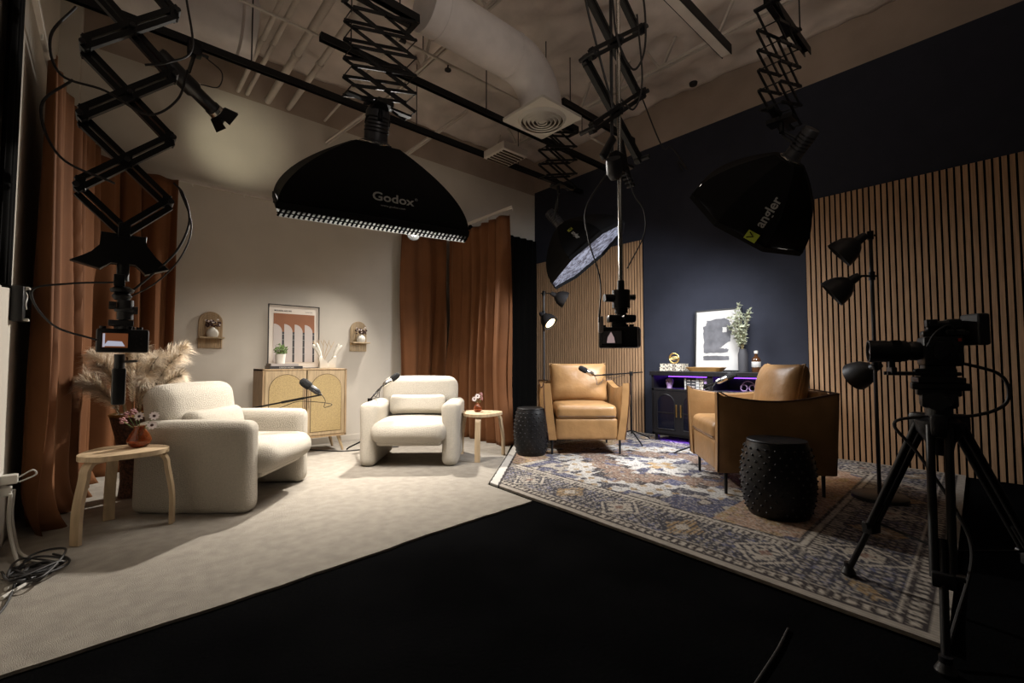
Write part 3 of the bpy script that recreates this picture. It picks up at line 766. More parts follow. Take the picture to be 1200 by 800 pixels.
# ---------------------------------------------------------------- armchairs
def boucle_chair(label, loc, rz):
    t = thing('boucle_armchair', label, 'armchair', loc, rz)
    # local: front +y ; footprint x +-.47, y -.38...38
    for sx in (-1, 1):
        def fn(p, sx=sx):
            zf = (p.z+.30)/.60
            p = Vector(p); p.x *= (1+.15*max(0, zf-.55)/.45*1.0); p.y *= 1-.02*zf
            return p
        bm = B(); cushion(bm, (.078, .385, .298), .06, (sx*.388, -.02, .300), n=18, bulge=(.03, 0, .015), fn=fn)
        finish('side_panel', bm, M_boucle, t, ang=180)
    bm = B(); cushion(bm, (.355, .40, .098), .09, (0, .045, .325), n=18, bulge=(0, .05, .18)); finish('seat_cushion', bm, M_boucle, t, ang=180)
    bm = B(); cushion(bm, (.31, .36, .045), .03, (0, .0, .235), n=12); finish('seat_base', bm, M_boucle, t, ang=180)
    Rb = Matrix.Rotation(radians(9), 3, 'X')
    bm = B(); cushion(bm, (.40, .105, .155), .10, (0, -.315, .675), R=Rb, n=18, bulge=(.02, .12, .06)); finish('backrest', bm, M_boucle, t, ang=180)
    bm = B(); cushion(bm, (.33, .05, .24), .045, (0, -.33, .37), n=12); finish('back_panel', bm, M_boucle, t, ang=180)
    return t
boucle_chair('cream boucle armchair on the left beside the table with daisies', (.73, 3.95, .012), radians(-130.5))
boucle_chair('cream boucle armchair in the middle, in front of the rust curtains', (2.375, 4.165, .012), radians(140.3))
def pillow(label, loc, rz, half=(.30, .07, .105), tilt=14, m=M_boucle, name='throw_pillow'):
    bm = B(); cushion(bm, half, half[1]*.95, n=16, bulge=(-.04, .25, -.08), R=Matrix.Rotation(radians(tilt), 3, 'X'))
    o = finish(name, bm, m, None, ang=180); o.location = loc; o.rotation_euler = (0, 0, rz); return tag(o, label, 'pillow')
def loc_in(c, rz, p):
    v = Matrix.Rotation(rz, 3, 'Z') @ Vector(p); return (c[0]+v.x, c[1]+v.y, c[2]+v.z)
pillow('long cream pillow resting on the left boucle armchair', loc_in((.715, 3.955, .012), radians(-130.5), (0, -.135, .545)), radians(-130.5))
pillow('long cream pillow resting on the middle boucle armchair', loc_in((2.375, 4.165, .012), radians(140.3), (0, -.135, .545)), radians(140.3))

def leather_chair(label, loc, rz):
    t = thing('leather_armchair', label, 'armchair', loc, rz)
    def topz(y): # y from -.40 (back) to .40 (front)
        u = (y+.40)/.80; return .755 - .055*sin(pi*u)*1.0 - .02*u + (.02 if u > .97 else 0)
    for sx in (-1, 1):
        bm = B(); n, mz, th = 22, 10, .085; g = {}
        for i in range(n+1):
            y = -.40+.80*i/n; zt = topz(y)
            for j in range(mz+1):
                f = j/mz; z = .16+(zt-.16)*f
                xo = .40+.055*f+.012*sin(pi*f); ye = y*(1+.02*f); 
                if j == 0 or j == mz or i == 0 or i == n: bul = 0
                else: bul = .018*min(1, 4*f*(1-f)*1.6)
                g[i, j, 1] = bm.verts.new((sx*(xo+bul), ye, z)); g[i, j, 0] = bm.verts.new((sx*(xo-th+.01*f-bul*.5), ye, z-.004*(j == mz)))
        for i in range(n):
            for j in range(mz):
                for s in (0, 1): bm.faces.new((g[i, j, s], g[i+1, j, s], g[i+1, j+1, s], g[i, j+1, s]))
            for j in (0, mz): bm.faces.new((g[i, j, 0], g[i+1, j, 0], g[i+1, j, 1], g[i, j, 1]))
        for j in range(mz):
            for i in (0, n): bm.faces.new((g[i, j, 0], g[i, j+1, 0], g[i, j+1, 1], g[i, j, 1]))
        bmesh.ops.recalc_face_normals(bm, faces=bm.faces[:])
        ap = finish('arm_panel', bm, M_leather, t, ang=50)
        bm = B(); pts = [(sx*.402, .401, .165)]+[(sx*(.40+.055*f+.012*sin(pi*f)), .40*(1+.02*f)+.001, .16+(topz(.4)-.16)*f) for f in (.2, .4, .6, .8, 1)]
        pts += [(sx*.456, y*1.02, topz(y)+.002) for y in [.38-.8*k/16 for k in range(16)]]+[(sx*.456, -.405, topz(-.4)), (sx*.402, -.401, .165)]
        tube(bm, pts, .006, 6); finish('piping', bm, M_pipe, ap)
    bm = B(); cushion(bm, (.37, .045, .30), .03, (0, -.355, .455), n=14, bulge=(0, .15, 0)); bp = finish('back_panel', bm, M_leather, t, ang=180)
    bm = B(); tube(bm, [(-.44, -.405, .752), (0, -.41, .76), (.44, -.405, .752)], .006, 6); finish('piping', bm, M_pipe, bp)
    bm = B(); cushion(bm, (.325, .06, .11), .02, (0, .335, .27), n=10); finish('front_rail', bm, M_leather, t, ang=180)
    bm = B(); bx(bm, -.33, .33, -.36, .34, .17, .36, bev=.01); finish('seat_frame', bm, M_leather, t)
    bm = B(); cushion(bm, (.322, .35, .075), .05, (0, .055, .445), n=18, bulge=(.0, .02, .25)); sc = finish('seat_cushion', bm, M_leather, t, ang=180)
    bm = B(); tube(bm, [(-.30, .404, .405), (.30, .404, .405)], .004, 6); finish('seam', bm, M_pipe, sc)
    def pf(p):
        u, v = p.x/.33, p.z/.24; k = max(0, 1-abs(u)**3)*max(0, 1-abs(v)**3)
        q = Vector(p); q.y *= (.16+.95*k**.6)
        q.x *= 1-.05*(1-v*v)*(abs(u)**2)*-1 if False else 1+.05*(abs(v)**3)*1; q.z *= 1+.07*(abs(u)**4)
        q.y += .008*noise.noise(Vector((p.x*9, p.z*9, 2))); return q
    Rb = Matrix.Rotation(radians(12), 3, 'X')
    bm = B(); cushion(bm, (.325, .115, .215), .05, (0, -.20, .735), R=Rb, n=20, fn=pf); bc_ = finish('back_cushion', bm, M_leather, t, ang=180)
    bm = B(); out = [(.325, .215), (0, .207), (-.325, .215), (-.325, 0), (-.325, -.215), (0, -.205), (.325, -.215), (.325, 0), (.325, .215)]
    pts = []
    for (a, b) in zip(out, out[1:]):
        for k in range(5):
            x = a[0]+(b[0]-a[0])*k/5; z = a[1]+(b[1]-a[1])*k/5; p = Vector((x*(1+.05*abs(z/.24)**3), 0, z*(1+.07*abs(x/.33)**4))); pts.append((Rb @ p)+Vector((0, -.20, .735)))
    pts.append(pts[0]); tube(bm, pts, .0055, 6); finish('seam', bm, M_leather, bc_)
    for sx in (-1, 1):
        for sy in (-1, 1):
            bm = B(); tube(bm, [(sx*.36, sy*.335, .175), (sx*.36, sy*.335, .002)], [.014, .011], 12); finish('leg', bm, M_gun, t)
    return t
T1 = (4.045, 3.375, .024); R1 = radians(138.7); T2 = (3.955, 1.485, .024); R2 = radians(40.5)
leather_chair('tan leather armchair at the back facing the camera, beside the slatted panel', T1, R1)
leather_chair('tan leather armchair seen from its dark side, behind the near black drum stool', T2, R2)

# ---------------------------------------------------------------- drum stools
def drum(label, loc, r, h, rows=11, per=22):
    t = thing('drum_stool', label, 'stool', loc)
    def rad(f): return r*(.82+.18*sin(pi*f)**.8)
    bm = B(); prof = [(0, 0), (rad(0)*.97, 0)]+[(rad(k/20), .01+(h-.03)*k/20) for k in range(21)]; prof += [(rad(1)*.99, h-.012), (0, h-.012)]
    lathe(bm, prof, seg=48)
    for i in range(rows):
        f = .07+.86*i/(rows-1); z = .01+(h-.03)*f; rr = rad(f)
        for k in range(per):
            a = 2*pi*(k+.5*(i % 2))/per; c = Vector((rr*cos(a), rr*sin(a), z)); d = Vector((cos(a), sin(a), 0))
            lathe(bm, [(.0085, -.002), (.007, .005), (.003, .0085), (0, .009)], c=c, R=Rto(d), seg=7)
    finish('body', bm, M_blackw, t)
    bm = B(); lathe(bm, [(0, h-.012), (rad(1)*.98, h-.012), (rad(1)*1.0, h-.006), (rad(1)*.97, h), (0, h)], seg=48); finish('top', bm, M_blackw, t)
drum('black studded drum stool in the background left of the first tan armchair', (3.40, 3.52, .024), .185, .49)
drum('large black studded drum stool in front of the right tan armchair', (3.27, 1.09, .024), .215, .475)

# ---------------------------------------------------------------- birch side tables
def side_table(label, loc, rz, rad=.21, h=.465, legr=.255):
    t = thing('side_table', label, 'side table', loc, rz)
    out = []
    for k in range(72):
        a = 2*pi*k/72; r = rad*(1+.085*cos(3*a)); out.append((r*cos(a), r*sin(a)))
    bm = B(); prism(bm, out, 'z', h-.028, h, bev=.006); finish('tabletop', bm, M_birch, t, ang=60)
    for k in range(3):
        a = 2*pi*k/3; c, s = cos(a), sin(a); bm = B()
        prof = [(rad*.35, h-.036), (rad*.75, h-.036), (rad*.93, h-.042), (rad*1.04, h-.075), (rad*1.07, h-.12), (legr*.985, h*.4), (legr, .003)]
        P = smooth_path([(r*c, r*s, z) for r, z in prof], 5); n = len(P)
        # rectangular section: wide across, thin along
        rings = []
        for i, p in enumerate(P):
            d = (P[min(n-1, i+1)]-P[max(0, i-1)]).normalized(); sd_ = Vector((-s, c, 0)); u = sd_.cross(d).normalized()
            wd_, th_ = .027, .010
            rings.append([bm.verts.new(p+sd_*a_*wd_+u*b_*th_) for a_, b_ in ((-1, -1), (1, -1), (1, 1), (-1, 1))])
        for a_, b_ in zip(rings, rings[1:]):
            for q in range(4): bm.faces.new((a_[q], a_[(q+1) % 4], b_[(q+1) % 4], b_[q]))
        bm.faces.new(rings[0][::-1]); bm.faces.new(rings[-1]); finish('leg', bm, M_birch, t, ang=35)
side_table('three-legged birch side table left of the cream armchair, nearest the camera', (.085, 3.585, .012), radians(222), .205, .465, .25)
side_table('three-legged birch side table between the middle cream armchair and the rust curtain', (2.93, 3.79, .012), radians(225), .215, .465, .26)

# bud vases with flowers
def daisy(bm_p, bm_c, c, d, r=.028, npet=9):
    R = Rto(d)
    for k in range(npet):
        a = 2*pi*k/npet; q = Matrix.Rotation(a, 3, 'Z')
        vs = [bm_p.verts.new(Vector(c)+R @ (q @ Vector(p))) for p in ((.004, -.003, 0), (r*.6, -.007, .004), (r, 0, .002), (r*.6, .007, .004), (.004, .003, 0))]
        bm_p.faces.new(vs)
    lathe(bm_c, [(0, -.003), (.009, 0), (.007, .006), (0, .008)], c=c, R=R, seg=10)
def bud_vase(label, loc, sc, flowers, petal=M_petal):
    t = thing('flower_vase', label, 'vase', loc)
    bm = B(); prof = [(0, .002), (.035, .0), (.055, .02), (.062, .045), (.05, .08), (.032, .105), (.028, .12), (.034, .128), (.031, .128), (.025, .12), (.029, .105), (.046, .08), (.057, .045), (.05, .02), (0, .006)]
    lathe(bm, [(r*sc, z*sc) for r, z in prof], seg=28); finish('glass', bm, M_amber, t, ang=180)
    for (x, y, z, kind) in flowers:
        bm = B(); tube(bm, smooth_path([(x*.05, y*.05, .02*sc), (x*.2, y*.2, .1*sc), (x, y, z-.004)], 5), .0018, 5); st = finish('stem', bm, M_leaf, t)
        bp, bc2 = B(), B(); d = Vector((x-.06, y-.10, .05))
        if kind == 'd': daisy(bp, bc2, (x, y, z), d, .030)
        else:
            for q in range(12):
                r_ = random.Random(q); lathe(bp, [(0, -.008), (.008, 0), (0, .008)], c=(x+r_.uniform(-.018, .018), y+r_.uniform(-.018, .018), z+r_.uniform(-.018, .018)), seg=6)
            lathe(bc2, [(0, 0), (.006, .003), (0, .006)], c=(x, y, z), seg=6)
        finish('blossom', bp, petal if kind == 'd' else M_pink, st); finish('blossom_centre', bc2, M_dark, st)
bud_vase('round amber glass vase of daisies on the left side table', (.16, 3.64, .477), 1.0, [(-.005, -.02, .19, 'd'), (.065, -.05, .19, 'd'), (.055, -.06, .135, 'd'), (-.06, .02, .20, 'p'), (-.03, .03, .215, 'p'), (-.08, -.02, .17, 'p')])
bud_vase('small amber glass vase of pink and white flowers on the table by the rust curtain', (2.92, 3.83, .477), .75, [(-.01, -.01, .165, 'd'), (.04, -.02, .14, 'p'), (-.03, .02, .135, 'd'), (.05, .0, .18, 'p')])

# ---------------------------------------------------------------- pampas grass in tall basket
t = thing('wicker_vase', 'tall tapered brown wicker floor vase behind the left side table', 'vase', (.165, 4.42, .012))
bm = B(); lathe(bm, [(0, 0), (.085, 0), (.075, .12), (.085, .30), (.12, .47), (.145, .58), (.15, .60), (.135, .60), (.10, .46), (.05, .1), (0, .08)], seg=32); finish('body', bm, M_wicker, t)
bm = B(); lathe(bm, [(.14, .585), (.153, .59), (.153, .605), (.138, .61)], seg=32); finish('rim', bm, M_gold, t)
rnd = random.Random(5)
def plume(i, a, lean, L, w_):
    t = thing('pampas_plume', None, 'pampas grass', (.165, 4.42, .62))
    bm = B(); p0 = Vector((.04*cos(a), .04*sin(a), -.12)); 
    P = [p0]; d = Vector((cos(a)*lean, sin(a)*lean, 1)).normalized()
    pts = smooth_path([p0, p0+d*L*.45+Vector((0, 0, .02)), p0+d*L*.8+Vector((cos(a)*.03, sin(a)*.03, -.01)), p0+d*L+Vector((cos(a)*.09, sin(a)*.09, -.05))], 8)
    tube(bm, pts, .0035, 5); st = finish('stalk', bm, M_stem, t)
    bm = B(); n = len(pts)
    for k in range(900):
        f = .22+.78*rnd.random(); q = f*(n-1); j = min(n-2, int(q)); c = pts[j].lerp(pts[j+1], q-j); dd = (pts[j+1]-pts[j]).normalized()
        s, u = frame_of(dd); an = rnd.uniform(0, 2*pi); rad_ = (s*cos(an)+u*sin(an)); env = sin(pi*min(1, (f-.18)/.86))**.6
        l = 1.3*w_*env*rnd.uniform(.4, 1.25)
        e1 = c+rad_*l*.55+dd*l*.6; e2 = c+rad_*l*.95+dd*l*1.1+Vector((rnd.uniform(-.01, .01), rnd.uniform(-.01, .01), -l*.35)); ws = dd.cross(rad_)*.0014
        bm.faces.new([bm.verts.new(x) for x in (c-ws, e1-ws, e2, e1+ws, c+ws)])
    finish('feathers', bm, M_pampas, t, False)
    return t
specs = [(200, .60, .60, .085), (165, .40, .70, .085), (215, .22, .62, .08), (330, .34, .62, .085), (310, .20, .68, .08), (350, .42, .66, .085), (10, .30, .70, .085), (60, .2, .66, .08), (110, .3, .62, .08), (260, .30, .56, .08), (290, .1, .60, .08), (240, .50, .46, .075), (0, .46, .50, .08), (320, .42, .48, .08), (180, .80, .48, .07)]
for i, (a, ln_, L, w_) in enumerate(specs):
    p = plume(i, radians(a-42+0), ln_, L, w_*.95); p['label'] = 'feathery cream pampas plume standing in the wicker floor vase'; p['group'] = 'pampas plumes in the wicker vase'

# ---------------------------------------------------------------- cabinet with arched cane doors
t = thing('cane_cabinet', 'pale oak cabinet with two arched cane doors against the beige wall', 'cabinet', (1.17, 5.10, .012))
Wc, Dc, z0, z1 = .86, .40, .17, .915
bm = B(); bx(bm, 0, Wc, .02, Dc, z1-.022, z1, bev=.003); bx(bm, 0, Wc, .02, Dc, z0, z0+.03, bev=.003); bx(bm, 0, .022, .0, Dc, z0, z1, bev=.003); bx(bm, Wc-.022, Wc, 0, Dc, z0, z1, bev=.003); bx(bm, .02, Wc-.02, Dc-.015, Dc-.005, z0, z1); bx(bm, 0, Wc, 0, Dc, z1-.016, z1, bev=.003); bx(bm, 0, Wc, 0, .03, z0, z0+.022)
finish('carcass', bm, M_oak, t, False)
def arch(x0, x1, zb, zt, n=18):
    r = (x1-x0)/2; cx = (x0+x1)/2; o = [(x0, zb), (x1, zb)]
    return o+[(cx+r*cos(pi*k/n), zt-r+r*sin(pi*k/n)) for k in range(n+1)]
for k, (xa, xb) in enumerate(((.026, .424), (.436, .834))):
    bm = B(); bx(bm, xa, xb, .004, .022, z0+.028, z1-.02, bev=.002); dr = finish('door', bm, M_oakf, t, False)
    bm = B(); prism(bm, arch(xa+.032, xb-.032, z0+.062, z1-.055), 'y', .0015, .006); finish('arch_reveal', bm, M_gap, dr, False)
    bm = B(); prism(bm, arch(xa+.037, xb-.037, z0+.067, z1-.060), 'y', -.001, .006); finish('cane_panel', bm, M_cane, dr, False)
    hx = xb-.014 if k == 0 else xa+.014
    bm = B(); bx(bm, hx-.006, hx+.006, -.014, .002, .50, .74, bev=.002); finish('handle', bm, M_oak, dr, False)
for lx_ in (.07, Wc-.07):
    for ly in (.06, Dc-.06):
        sx = -1 if lx_ < .4 else 1; bm = B(); tube(bm, [(lx_, ly, z0+.005), (lx_+sx*.05, ly-(.02 if ly < .2 else -.02), .002)], [.021, .012], 14); finish('leg', bm, M_oakf, t)
CT = .927+.0
# poster (framed print of arches)
t = thing('framed_poster', 'thin black framed print of rust sky and grey arches on the cabinet', 'picture', (1.30, 5.47, CT), 0); t.rotation_euler = (radians(-2), 0, radians(0))
W_, H_ = .545, .715
bm = B()
for a, b, c, d in ((0, W_, 0, .008), (0, W_, H_-.008, H_), (0, .008, 0, H_), (W_-.008, W_, 0, H_)): bx(bm, a, b, -.008, .012, c, d)
finish('frame', bm, M_blackm, t, False)
bm = B(); bx(bm, .006, W_-.006, 0, .008, .006, H_-.006); pp = finish('print', bm, M_paper, t, False)
bm = B(); bx(bm, .055, W_-.055, -.0012, .001, .40, H_-.10); finish('rust_field', bm, M_rustp, pp, False)
bm = B(); bx(bm, .055, W_-.055, -.0016, .001, .07, .41); finish('dark_field', bm, M_ink, pp, False)
bm = B(); x = .055
pw = (W_-.11)/4
for k in range(4):
    xa = .055+k*pw; wdt = pw*.80; out = [(xa, .07), (xa+wdt, .07), (xa+wdt, .41)]+[(xa+wdt*cos(pi/2*q/10), .41+wdt*1.0*sin(pi/2*q/10)) for q in range(1, 11)]
    prism(bm, out, 'y', -.0022, .001)
finish('arch_shapes', bm, M_lilac, pp, False)
bm = B()
for zz in (.16, .24, .32, .38):
    bx(bm, .055, W_-.055, -.0026, -.0020, zz, zz+.003)
bx(bm, .055, .30*1.0, -.0026, .0, .05, .054); finish('thin_lines', bm, M_paperw, pp, False)
def flat_map(cx, cz, y): return lambda a, b: Vector((cx+a, y, cz+b))
text_geo('MODERN ARCHES', .022, flat_map(.15, H_-.07, -.0015), 'title_text', M_ink, pp, .0006)
text_geo('EXHIBITION', .015, flat_map(W_-.12, H_-.072, -.0015), 'side_text', M_ink, pp)
# books
def book(label, c, s, rz, m, pages=M_paperw, text=None, group=None):
    t = thing('book', label, 'book', c, rz); x, y, z = s
    bm = B(); bx(bm, -x/2, x/2, -y/2, y/2, 0, .003); bx(bm, -x/2, x/2, -y/2, y/2, z-.003, z); bx(bm, -x/2, x/2, -y/2, -y/2+.003, 0, z, bev=.001); finish('cover', bm, m, t, False)
    bm = B(); bx(bm, -x/2+.004, x/2-.004, -y/2+.003, y/2-.005, .003, z-.003); finish('pages', bm, pages, t, False)
    if text: text_geo(text, z*.72, lambda a, b: Vector((a, -y/2-.001, z/2+b)), 'spine_text', M_paperw, t, .0004)
    return t
book('black book with white spine lettering, lower of the two on the cabinet', (1.40, 5.235, CT), (.32, .22, .030), 0, M_ink, text='DESIGN HOME')
book('pale grey book lying under the potted plant on the cabinet', (1.385, 5.24, CT+.030), (.27, .20, .026), radians(2), M_lilac)
# small potted plant
t = thing('potted_plant', 'small green plant in a white pot on top of the cabinet books', 'plant', (1.365, 5.235, CT+.056))
bm = B(); lathe(bm, [(0, 0), (.043, 0), (.052, .10), (.047, .10), (.040, .085), (0, .085)], seg=32); finish('pot', bm, M_white, t)
bm = B(); rnd2 = random.Random(8)
for k in range(260):
    v = Vector((rnd2.gauss(0, 1), rnd2.gauss(0, 1), rnd2.gauss(0, 1))).normalized()*rnd2.uniform(.03, .075); c = Vector((v.x*.95, v.y*.95, .145+v.z*.85))
    if c.z < .09: c.z = .09+rnd2.random()*.03
    R_ = Euler((rnd2.uniform(0, 6), rnd2.uniform(0, 6), rnd2.uniform(0, 6))).to_matrix(); l = rnd2.uniform(.010, .018)
    bm.faces.new([bm.verts.new(c+R_ @ Vector(q)) for q in ((-l, 0, 0), (0, -l*.45, .002), (l, 0, 0), (0, l*.45, .002))])
finish('foliage', bm, M_leaf, t, False)
bm = B()
for k in range(9):
    a = k*.7; tube(bm, [(0, 0, .08), (.03*cos(a), .03*sin(a), .15)], .002, 4)
finish('stems', bm, M_stem, t)
# sculptural vases
def wavy_vase(label, c, flip, sc=1.0):
    t = thing('sculptural_vase', label, 'vase', c)
    s = -1 if flip else 1; path = [(.0, .0), (.052, .035), (.045, .08), (.005, .115), (-.012, .15), (-.002, .17)]
    out = [(.055*s, 0)]; L_ = smooth_path([(.055, 0, 0), (.075, .04, 0), (.045, .09, 0), (.0, .13, 0), (-.015, .165, 0)], 6); Rr = smooth_path([(-.045, .0, 0), (-.04, .05, 0), (-.05, .10, 0), (-.055, .14, 0), (-.045, .165, 0)], 6)
    o_ = [(p.x*s*sc, p.y*sc) for p in L_]+[(p.x*s*sc, p.y*sc) for p in reversed(Rr)]
    if flip: o_ = o_[::-1]
    bm = B(); prism(bm, o_, 'y', -.022, .022, bev=.008); finish('body', bm, M_white, t, ang=50)
    for q, (tx, tz) in enumerate(((-.13, .31), (-.085, .33))):
        bm = B(); tube(bm, smooth_path([(-.03*s*sc, 0, .155*sc), (tx*.5*s*sc, 0, .22*sc), (tx*s*sc, 0, tz*sc)], 6), [.019*sc]*12+[.013*sc]*1, 12); finish('neck', bm, M_white, t)
    return t
wavy_vase('wavy cream vase with two slanting necks in front of the poster', (1.80, 5.22, CT), False, .85)
wavy_vase('wavy cream vase at the right end of the cabinet', (1.93, 5.30, CT), True, .85)
t = thing('dried_stems', 'pale forked dried stems rising behind the wavy vases', 'dried branches', (1.87, 5.36, CT))
bm = B()
for k in range(5):
    a = -.5+k*.26; p1 = Vector((.0+.01*k-.04, .0, .1)); p2 = p1+Vector((sin(a)*.14, 0, .12*cos(a)+.04)); p3 = p2+Vector((sin(a)*.05+.01, .01, .07)); tube(bm, smooth_path([(0, 0, .0), p1, p2, p3], 4), .0032, 6)
    tube(bm, [p2, p2+Vector((-.03, 0, .06))], .003, 5)
finish('stems', bm, M_birch, t)

# ---------------------------------------------------------------- arched wall shelves
def wall_shelf(label, x, zb, wood):
    t = thing('arched_wall_shelf', label, 'wall shelf', (x, YB, zb)); w_, h_ = .215, .385
    bm = B(); prism(bm, [(p, q) for p, q in arch(-w_/2, w_/2, 0, h_, 20)], 'y', -.016, -.001); finish('back_board', bm, wood, t, False)
    bm = B(); n = 5
    for k in range(n):
        wi = w_-.02-k*.036
        pts = [(-wi/2, -.018, .115)]+[(-wi/2*cos(pi*q/14), -.018, h_-.0-w_/2+wi/2*sin(pi*q/14)) for q in range(15)]+[(wi/2, -.018, .115)]
        tube(bm, pts, .0035, 5)
    for k in range(12): tube(bm, [(-w_/2+.012+k*.0175, -.018, .004), (-w_/2+.012+k*.0175, -.018, .100)], .0035, 5)
    finish('ribs', bm, wood, t)
    bm = B(); bx(bm, -w_/2-.002, w_/2+.008, -.12, -.014, .102, .116, bev=.002); finish('ledge', bm, M_oakf, t, False)
    return t
def shelf_pot(label, x, z, dark=True):
    t = thing('shelf_vase', label, 'vase', (x, YB-.068, z))
    bm = B(); lathe(bm, [(0, 0), (.045, 0), (.054, .02), (.055, .05), (.04, .078), (.022, .088), (.018, .10), (.014, .10), (.014, .085), (0, .08)], seg=28); finish('pot', bm, M_white, t)
    bm = B(); r_ = random.Random(int(x*10))
    for k in range(34):
        c = (r_.uniform(-.065, .065), r_.uniform(-.03, .03), .125+r_.uniform(-.02, .045)); lathe(bm, [(0, -.012), (.013, 0), (0, .012)], c=c, seg=6)
    finish('dark_blossoms', bm, M_dark, t)
    bm = B()
    for k in range(10):
        c = (r_.uniform(-.06, .06), r_.uniform(-.04, .03), .14+r_.uniform(-.02, .05)); lathe(bm, [(0, -.01), (.012, 0), (0, .01)], c=c, seg=6)
    finish('pale_blossoms', bm, M_petal, t)
wall_shelf('arched ribbed wooden wall shelf left of the poster', .80, 1.145, M_oak)
shelf_pot('white pot with dark flowers on the left wall shelf', .81, 1.2615)
wall_shelf('arched pale wooden wall shelf right of the cabinet', 2.405, 1.135, M_oakf)
shelf_pot('white pot with pale and dark flowers on the right wall shelf', 2.415, 1.2515)

# ---------------------------------------------------------------- black console and its decor
CY0, CY1, CX = 1.66, 3.16, 5.18; KZ = .012
t = thing('media_console', 'long black console with arched glass doors on the navy wall', 'console', (CX, CY0, KZ)); Lc = CY1-CY0; Dk = .40
bm = B(); bx(bm, -.02, Dk, -.02, Lc+.02, .82, .875, bev=.004); finish('top', bm, M_blackw, t, False)
bm = B(); bx(bm, 0, Dk, 0, Lc, .63, .66, bev=.003); bx(bm, 0, Dk, 0, .03, .08, .82); bx(bm, 0, Dk, Lc-.03, Lc, .08, .82); bx(bm, Dk-.02, Dk-.005, 0, Lc, .08, .82); bx(bm, 0, Dk, 0, Lc, .08, .11); bx(bm, 0, Dk, Lc/2-.035, Lc/2+.035, .08, .82)
finish('carcass', bm, M_blackw, t, False)
for k in range(4):
    ya = .03+k*.3475+(.055 if k > 1 else 0); ya = [.03, .375, .785, 1.125][k]; yb = ya+.34
    bm = B(); out = [(ya, .112), (yb, .112), (yb, .628), (ya, .628)]
    prism(bm, out, 'x', -.018, -.001); dr = finish('door', bm, M_blackw, t, False)
    bm = B(); prism(bm, arch(ya+.06, yb-.06, .17, .585), 'x', -.0205, -.016); finish('arched_glass', bm, M_glassd, dr, False)
    bm = B(); tube(bm, [( -.022, p, q) for p, q in arch(ya+.055, yb-.055, .165, .59)]+[(-.022, ya+.055, .165)], .005, 6); bx(bm, -.024, -.019, ya+.06, yb-.06, .36, .372); finish('arch_moulding', bm, M_blackw, dr)
    hy = yb-.028 if k in (0, 2) else ya+.028
    bm = B(); bx(bm, -.034, -.024, hy-.007, hy+.007, .32, .47, bev=.002); bx(bm, -.026, -.018, hy-.004, hy+.004, .335, .345); bx(bm, -.026, -.018, hy-.004, hy+.004, .445, .455); finish('handle', bm, M_gold, dr, False)
for yy in (.05, Lc-.05):
    for xx in (.04, Dk-.04):
        bm = B(); bx(bm, xx-.02, xx+.02, yy-.02, yy+.02, .001, .08); finish('foot', bm, M_blackw, t, False)
bm = B(); bx(bm, Dk-.06, Dk-.045, .04, Lc-.04, .795, .805); ls = finish('led_strip', bm, M_purled, t, False)
bm = B(); bx(bm, .12, .13, .05, Lc-.05, .062, .070); finish('led_strip', bm, M_purled, t, False)
area('led_glow_floor', (CX+.08, (CY0+CY1)/2, .075), (-.5, 0, -1), .05, 1.6, (.24, .10, 1), None, 1.4)
area('led_glow_shelf', (CX+.3, (CY0+CY1)/2, .80), (-.3, 0, -1), .05, .35, (.24, .08, 1), None, 1.4)
for o_ in list(bpy.data.objects):
    if o_.name.startswith('led_glow'):
        o_.rotation_euler = Vector((-.5, 0, -1)).to_track_quat('-Z', 'X').to_euler(); o_.data.size, o_.data.size_y = 1.3, .04
        o_.rotation_euler = (0, radians(25), 0); o_.data.size, o_.data.size_y = .04, 1.3
KT = KZ+.8755
# framed abstract
t = thing('framed_abstract_print', 'black framed white print with dark brush strokes on the console', 'picture', (5.48, 2.74, KT)); t.rotation_euler = (0, radians(4), radians(-90)); t.rotation_euler = Euler((radians(-4), 0, radians(-90)))
W_, H_ = .56, .755
bm = B()
for a, b, c, d in ((0, W_, 0, .016), (0, W_, H_-.016, H_), (0, .016, 0, H_), (W_-.016, W_, 0, H_)): bx(bm, a, b, -.012, .014, c, d, bev=.001)
finish('frame', bm, M_blackm, t, False)
bm = B(); bx(bm, .012, W_-.012, 0, .008, .012, H_-.012); pp = finish('print', bm, M_paperw, t, False)
def stroke(out): 
    bm = B(); prism(bm, out, 'y', -.0015, .001); finish('brush_stroke', bm, M_inkg, pp, False)
rj = random.Random(2)
def jag(pts, j=.006):
    o_ = []
    for a, b in zip(pts, pts[1:]+pts[:1]):
        for k in range(7): o_.append((a[0]+(b[0]-a[0])*k/7+rj.uniform(-j, j), a[1]+(b[1]-a[1])*k/7+rj.uniform(-j, j)))
    return o_
stroke(jag([(.11, .22), (.40, .225), (.42, .27), (.30, .275), (.43, .36), (.45, .52), (.41, .62), (.36, .64), (.15, .62), (.14, .56), (.10, .55), (.115, .40)]))
stroke(jag([(.11, .135), (.42, .135), (.42, .18), (.25, .19), (.11, .185)], .004))
bm = B(); prism(bm, jag([(.34, .47), (.39, .47), (.39, .53), (.34, .53)], .003), 'y', -.0022, .0); finish('blank_patch', bm, M_paperw, pp, False)
